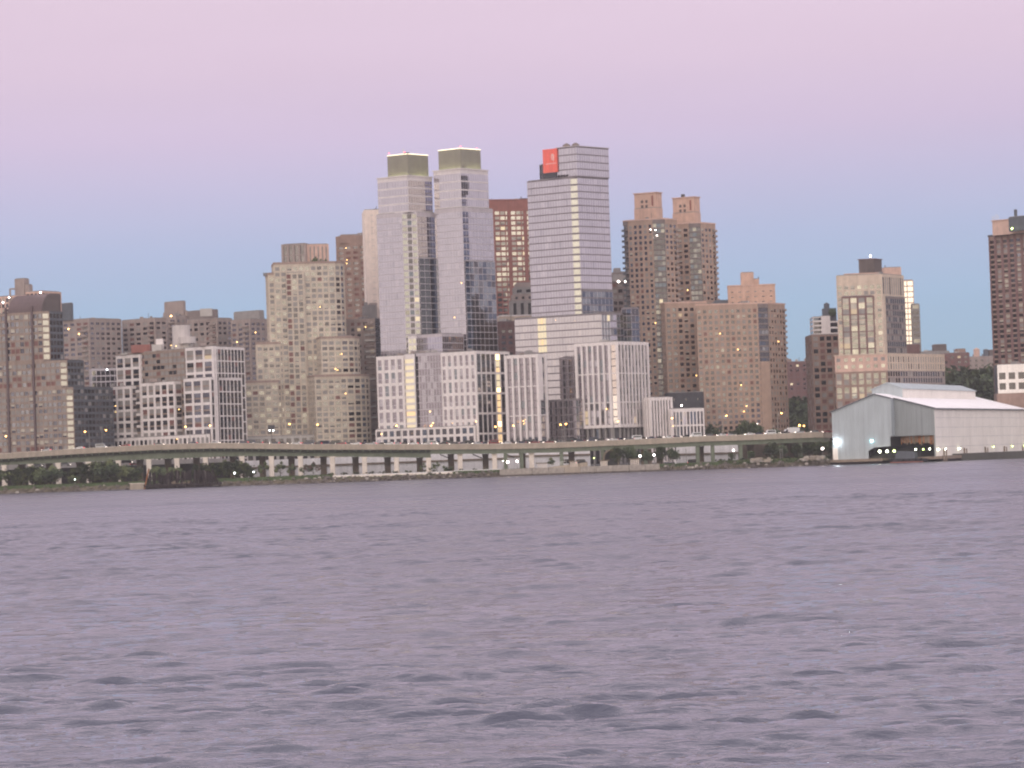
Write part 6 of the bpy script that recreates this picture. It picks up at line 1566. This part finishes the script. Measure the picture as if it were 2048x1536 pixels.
    # lamps
    def wall_lamp(px, py, mat, r, label, P, d, off, nn):
        q = hit(px, py, P, d); qq = q + nn * off; z = at(px, py, q.y).z
        l = thing('wall_lamp', label, 'wall lamp', (qq.x, qq.y, z), 'lamps on the grey shed'); m = MB(); m.ball((qq.x, qq.y, z), r, mat); m.build('bulb', l); m = MB(); m.bar((q.x, q.y, z + r + .1), (qq.x, qq.y, z + r + .1), .3, .15, 'pole_dark'); m.build('bracket', l)
    wall_lamp(1674, 884, 'lamp_flood', .85, 'big dazzling white floodlight on the left corner of the grey shed', Lp + n * pro, u, .8, n)
    wall_lamp(1744, 882, 'lamp_cyan', .5, 'bluish white lamp on the gable of the grey shed', Lp + n * pro, u, .6, n)
    for px, py, m, r, lab in ((1760, 903, 'lamp_green_white', .62, 'leftmost of three lamps over the dark quay opening of the shed'), (1775, 902.5, 'lamp_green_white', .58, 'middle of three lamps over the dark quay opening of the shed'), (1789, 902, 'lamp_green', .6, 'rightmost green lamp of three over the dark quay opening of the shed')):
        wall_lamp(px, py, m, r, lab, Lp + n * (pro - .2), u, .6, n)
    for px, py, m, r, lab in ((1832, 899, 'lamp_green_white', .42, 'left lamp in the rust curtained mouth of the shed'), (1847, 898.5, 'lamp_green', .38, 'middle lamp in the rust curtained mouth of the shed'), (1860, 898, 'lamp_green_white', .42, 'right lamp in the rust curtained mouth of the shed')):
        wall_lamp(px, py, m, r, lab, Lp + n * 1.2, u, .5, n)
    for k, (px, py, m, r) in enumerate(((1874, 899, 'lamp_green_white', .42), (1888, 898.5, 'lamp_green_white', .45), (1916, 897, 'lamp_green_white', .42), (1984, 893.5, 'lamp_green', .3), (2022, 892.5, 'lamp_green', .3), (2047, 891.5, 'lamp_green', .42))):
        wall_lamp(px, py, m, r, ['lamp nearest the front corner of the shed side wall', 'second lamp from the front corner of the shed side wall', 'third lamp on the shed side wall, apart from the first two', 'fourth dim green lamp along the shed side wall', 'fifth dim green lamp along the shed side wall', 'last green lamp on the shed side wall at the right edge'][k], P0, rdir, .8, nr)
    # barge moored in the mouth
    a = Lp + u * (W * .60) + n * (pro + 4); bt = thing('tug_barge', 'dark low work barge with a deckhouse moored in the mouth of the shed', 'barge', (a.x, a.y, 0)); ang = math.atan2(u.y, u.x); mb = MB()
    def BP(s, o, z): q = a + u * s - n * o; return (q.x, q.y, z)
    mb.hexa([BP(.8, 1, -.4), BP(15.4, 1, -.4), BP(15.4, 7, -.4), BP(.8, 7, -.4)], [BP(-.8, 0, 2.2), BP(16.2, 0, 1.8), BP(16.2, 8, 1.8), BP(-.8, 8, 2.2)], 'charcoal'); mb.build('hull', bt)
    mb = MB(); mb.hexa([BP(2, 1.5, 2.0), BP(11.5, 1.5, 2.0), BP(11.5, 6.5, 2.0), BP(2, 6.5, 2.0)], [BP(2.4, 1.8, 5.6), BP(11.2, 1.8, 5.0), BP(11.2, 6.2, 5.0), BP(2.4, 6.2, 5.6)], 'slate'); mb.build('deckhouse', bt)
    mb = MB(); mb.hexa([BP(.2, -.06, .15), BP(15.5, -.06, .1), BP(15.5, .4, .1), BP(.2, .4, .15)], [BP(-.2, -.06, .65), BP(15.9, -.06, .55), BP(15.9, .4, .55), BP(-.2, .4, .65)], 'red_brick'); mb.build('boot_stripe', bt)
    for k in range(6): mb = MB(); p, q, _ = BP(.8 + k * 2.8, -.25, 0); mb.ball((p, q, 1.4), .5, 'tyre'); mb.build('fender', bt)
    mb = MB(); p, q, _ = BP(13.5, 3, 0); mb.tube((p, q, 1.8), (p, q, 5.6), .15, 'pole_dark'); mb.build('mast', bt)
shed()

finish_windows()
# ================================================================== WATER
def water():
    r = np.random.default_rng(3)
    rows = [9, 14, 20, 28, 36, 41]
    d = 44.0
    while d < 1345: rows.append(d); d += min(max(.15, d * d / 18200 * .55), .42 if d < 420 else .8 if d < 640 else 2.2)
    D = np.array(rows)
    T = np.concatenate([np.linspace(-.62, -.215, 40, endpoint=False), np.linspace(-.215, .215, 1240), np.linspace(.215, .62, 41)[1:]])
    X = np.outer(D, T).astype(np.float32); Yg = np.repeat(D[:, None], len(T), 1).astype(np.float32)
    cx = np.abs(np.gradient(X[:, 600:602], axis=1)[:, :1]); cy = np.abs(np.gradient(Yg[:, :2], axis=0)[:, :1])
    Z = np.zeros_like(X); ZS = np.zeros_like(X)
    for lam, n, slope in ((22, 5, .008), (13, 6, .011), (8, 8, .012), (5, 9, .011), (3.2, 11, .016), (2.1, 14, .034), (1.4, 17, .060), (.95, 18, .074), (.62, 16, .066)):
        for _ in range(n):
            l = lam * r.uniform(.8, 1.25); k = 2 * np.pi / l; th = r.normal(R(93), R(13) + R(4) / lam); a = slope * l / (2 * np.pi) * r.uniform(.6, 1.3) * .94
            kx, ky = np.float32(k * np.cos(th)), np.float32(k * np.sin(th))
            # fade out what the mesh cannot carry
            need = np.maximum(np.abs(kx) * cx, np.abs(ky) * cy) / np.float32(2 * np.pi)
            att = np.clip((.5 - need) / .25, 0, 1).astype(np.float32)
            if att.max() <= 0: continue
            ph = kx * X + ky * Yg + np.float32(r.uniform(0, 6.28))
            s = np.sin(ph); (ZS if lam < 2.5 else Z)[...] += np.float32(a) * att * (s - np.float32(.36) * s * s + np.float32(.18))
    # the short waves come in groups
    e = np.zeros_like(X)
    for _ in range(14):
        l = r.uniform(3.5, 12); th = r.normal(R(90), R(38)); e += np.sin(np.float32(2 * np.pi / l * np.cos(th)) * X + np.float32(2 * np.pi / l * np.sin(th)) * Yg + np.float32(r.uniform(0, 6.28)))
    Z += ZS * np.clip(.86 + .17 * e, .45, 1.28)
    # wind patches: calmer and rougher areas
    g = .86 + .30 * np.sin(X * .021 + Yg * .055 + 1.3) * np.sin(Yg * .031 - X * .017) + .20 * np.sin(X * .05 + Yg * .11 + np.sin(X * .13)) + .16 * np.sin(X * .31 - Yg * .09 + 2 * np.sin(Yg * .05)) * np.sin(Yg * .23 + X * .07)
    Z *= np.clip(g, .62, 1.12)
    nr, nc = X.shape; V = np.stack([X, Yg, Z], -1).reshape(-1, 3).astype(np.float32)
    i = np.arange(nr * nc).reshape(nr, nc); Fq = np.stack([i[:-1, :-1], i[:-1, 1:], i[1:, 1:], i[1:, :-1]], -1).reshape(-1, 4).astype(np.int32)
    me = bpy.data.meshes.new('river_water'); me.vertices.add(len(V)); me.vertices.foreach_set('co', V.ravel()); me.loops.add(Fq.size); me.loops.foreach_set('vertex_index', Fq.ravel())
    me.polygons.add(len(Fq)); me.polygons.foreach_set('loop_start', np.arange(0, Fq.size, 4, dtype=np.int32)); me.polygons.foreach_set('use_smooth', np.ones(len(Fq), dtype=bool)); me.update(calc_edges=True)
    m, nt, p = nodes('water'); p.inputs['Base Color'].default_value = (.072, .075, .114, 1); p.inputs['Roughness'].default_value = .10; p.inputs['IOR'].default_value = 1.50
    p.inputs['Specular IOR Level'].default_value = .5
    tc = nt.nodes.new('ShaderNodeTexCoord'); mp = nt.nodes.new('ShaderNodeMapping'); mp.inputs['Scale'].default_value = (.55, 1.0, 1); nt.links.new(tc.outputs['Object'], mp.inputs['Vector'])
    n1 = nt.nodes.new('ShaderNodeTexNoise'); n1.inputs['Scale'].default_value = .9; n1.inputs['Detail'].default_value = 6; n1.inputs['Roughness'].default_value = .62; n1.inputs['Distortion'].default_value = .4
    nt.links.new(mp.outputs['Vector'], n1.inputs['Vector'])
    b = nt.nodes.new('ShaderNodeBump'); b.inputs['Strength'].default_value = 1; b.inputs['Distance'].default_value = .24; nt.links.new(n1.outputs['Fac'], b.inputs['Height']); nt.links.new(b.outputs['Normal'], p.inputs['Normal'])
    # unresolved ripples: the far water is rougher; slow wind streaks across the river
    sp = nt.nodes.new('ShaderNodeSeparateXYZ'); nt.links.new(tc.outputs['Object'], sp.inputs[0])
    rr = nt.nodes.new('ShaderNodeMapRange'); rr.inputs['From Min'].default_value = 70; rr.inputs['From Max'].default_value = 560; rr.inputs['To Min'].default_value = .05; rr.inputs['To Max'].default_value = .30; nt.links.new(sp.outputs['Y'], rr.inputs['Value'])
    mp2 = nt.nodes.new('ShaderNodeMapping'); mp2.inputs['Scale'].default_value = (.010, .035, 1); nt.links.new(tc.outputs['Object'], mp2.inputs['Vector'])
    n3 = nt.nodes.new('ShaderNodeTexNoise'); n3.inputs['Scale'].default_value = 1; n3.inputs['Detail'].default_value = 6; n3.inputs['Roughness'].default_value = .6; nt.links.new(mp2.outputs['Vector'], n3.inputs['Vector'])
    r3 = nt.nodes.new('ShaderNodeMapRange'); r3.inputs['From Min'].default_value = .3; r3.inputs['From Max'].default_value = .7; r3.inputs['To Min'].default_value = .7; r3.inputs['To Max'].default_value = 1.3; nt.links.new(n3.outputs['Fac'], r3.inputs['Value'])
    ml = nt.nodes.new('ShaderNodeMath'); ml.operation = 'MULTIPLY'; nt.links.new(rr.outputs['Result'], ml.inputs[0]); nt.links.new(r3.outputs['Result'], ml.inputs[1]); nt.links.new(ml.outputs[0], p.inputs['Roughness'])
    me.materials.append(m); o = bpy.data.objects.new('river_water', me); COL.objects.link(o); o['kind'] = 'structure'
water()

HAZE = 7.5e-5
# ================================================================== SKY, SUN, CAMERA
def lin(r, g, b): return tuple(((c / 255) / 12.92 if c / 255 <= .04045 else ((c / 255 + .055) / 1.055) ** 2.4) for c in (r, g, b))
def sky():
    w = bpy.data.worlds.new('World'); sc.world = w; w.use_nodes = True; nt = w.node_tree; nt.nodes.clear()
    out = nt.nodes.new('ShaderNodeOutputWorld'); bg = nt.nodes.new('ShaderNodeBackground'); nt.links.new(bg.outputs[0], out.inputs[0])
    tc = nt.nodes.new('ShaderNodeTexCoord'); sep = nt.nodes.new('ShaderNodeSeparateXYZ'); nt.links.new(tc.outputs['Generated'], sep.inputs[0])
    def ramp(stops):
        r = nt.nodes.new('ShaderNodeValToRGB'); e = r.color_ramp.elements
        while len(e) < len(stops): e.new(.5)
        for k, (p, c) in enumerate(stops): e[k].position = p; e[k].color = (*c, 1)
        r.color_ramp.interpolation = 'EASE' if False else 'LINEAR'; nt.links.new(sep.outputs['Z'], r.inputs['Fac']); return r
    east = ramp([(0, lin(165, 185, 201)), (.030, lin(161, 189, 212)), (.056, lin(166, 192, 221)), (.078, lin(180, 193, 225)), (.098, lin(198, 195, 226)), (.118, lin(215, 198, 226)), (.142, lin(226, 204, 226)), (.172, lin(233, 210, 229)), (.26, (.92, .76, .88)), (.42, (1.0, .86, .98)), (.65, (1.05, .96, 1.04)), (1, (1.15, 1.08, 1.15))])
    side = ramp([(0, (.80, .70, .76)), (.05, (.82, .72, .80)), (.12, (.86, .76, .86)), (.25, (.95, .86, .95)), (.5, (1.1, 1.02, 1.08)), (1, (1.15, 1.08, 1.15))])
    west = ramp([(0, (1.65, 1.36, 1.0)), (.05, (1.85, 1.56, 1.18)), (.12, (1.95, 1.68, 1.4)), (.25, (2.1, 1.84, 1.68)), (.5, (1.95, 1.78, 1.76)), (1, (1.15, 1.08, 1.15))])
    # azimuth: dusk behind the far bank, lilac to both sides, afterglow in the west
    dot = nt.nodes.new('ShaderNodeVectorMath'); dot.operation = 'DOT_PRODUCT'; nt.links.new(tc.outputs['Generated'], dot.inputs[0]); dot.inputs[1].default_value = (-.12, -.993, 0)
    def blend(a, b, lo, hi):
        mr = nt.nodes.new('ShaderNodeMapRange'); mr.interpolation_type = 'SMOOTHSTEP'; mr.inputs['From Min'].default_value = lo; mr.inputs['From Max'].default_value = hi; nt.links.new(dot.outputs['Value'], mr.inputs['Value'])
        mx = nt.nodes.new('ShaderNodeMix'); mx.data_type = 'RGBA'; nt.links.new(mr.outputs['Result'], mx.inputs[0]); nt.links.new(a, mx.inputs[6]); nt.links.new(b, mx.inputs[7]); return mx.outputs[2]
    allsky = blend(blend(east.outputs[0], side.outputs[0], -.75, -.15), west.outputs[0], .35, .95)
    # below the horizon: the dim river
    ab = nt.nodes.new('ShaderNodeMath'); ab.operation = 'GREATER_THAN'; nt.links.new(sep.outputs['Z'], ab.inputs[0]); ab.inputs[1].default_value = -.002
    mx2 = nt.nodes.new('ShaderNodeMix'); mx2.data_type = 'RGBA'; nt.links.new(ab.outputs[0], mx2.inputs[0]); mx2.inputs[6].default_value = (.22, .20, .23, 1); mpn = nt.nodes.new('ShaderNodeMapping'); mpn.inputs['Scale'].default_value = (2.2, 2.2, 16); nt.links.new(tc.outputs['Generated'], mpn.inputs['Vector'])
    sn = nt.nodes.new('ShaderNodeTexNoise'); sn.inputs['Scale'].default_value = 1.6; sn.inputs['Detail'].default_value = 4; nt.links.new(mpn.outputs['Vector'], sn.inputs['Vector'])
    sr = nt.nodes.new('ShaderNodeMapRange'); sr.inputs['From Min'].default_value = .3; sr.inputs['From Max'].default_value = .7; sr.inputs['To Min'].default_value = .972; sr.inputs['To Max'].default_value = 1.028; nt.links.new(sn.outputs['Fac'], sr.inputs['Value'])
    sv = nt.nodes.new('ShaderNodeVectorMath'); sv.operation = 'SCALE'; nt.links.new(allsky, sv.inputs[0]); nt.links.new(sr.outputs['Result'], sv.inputs['Scale']); nt.links.new(sv.outputs['Vector'], mx2.inputs[7])
    nt.links.new(mx2.outputs[2], bg.inputs['Color']); bg.inputs['Strength'].default_value = 1.0
sky()
# the evening air
mb = MB(); mb.box(-1500, 1500, -60, 2300, -4, 330, 'bark'); hz = mb.build('haze'); hz['kind'] = 'stuff'
hm = bpy.data.materials.new('haze'); hm.use_nodes = True; nt = hm.node_tree; nt.nodes.clear(); ou = nt.nodes.new('ShaderNodeOutputMaterial'); pv = nt.nodes.new('ShaderNodeVolumePrincipled')
pv.inputs['Color'].default_value = (.92, .90, .96, 1); pv.inputs['Density'].default_value = HAZE; nt.links.new(pv.outputs[0], ou.inputs['Volume']); hz.data.materials.clear(); hz.data.materials.append(hm)
sun = bpy.data.lights.new('Sun', 'SUN'); sun.energy = .35; sun.angle = R(40); sun.color = (1, .80, .62)
so = bpy.data.objects.new('Sun', sun); COL.objects.link(so)
az = Vector((-.55, -.80, .17)).normalized(); so.rotation_euler = az.to_track_quat('Z', 'Y').to_euler()

cam = bpy.data.cameras.new('Camera'); co = bpy.data.objects.new('Camera', cam); COL.objects.link(co); sc.camera = co
co.matrix_world = Matrix.Translation((0, 0, CAMH)) @ CM.to_4x4()
cam.sensor_width = 36; cam.lens = 36 * F / 2048; cam.clip_start = .5; cam.clip_end = 20000
cam.dof.use_dof = True; cam.dof.focus_distance = 70; cam.dof.aperture_fstop = 3.1
sc.view_settings.view_transform = 'Standard'; sc.view_settings.look = 'None'; sc.view_settings.exposure = 0; sc.view_settings.gamma = 1
sc.render.engine = 'CYCLES'; sc.cycles.use_denoising = True; sc.cycles.max_bounces = 6; sc.cycles.sample_clamp_indirect = 6
sc.cycles.filter_width = 1.8
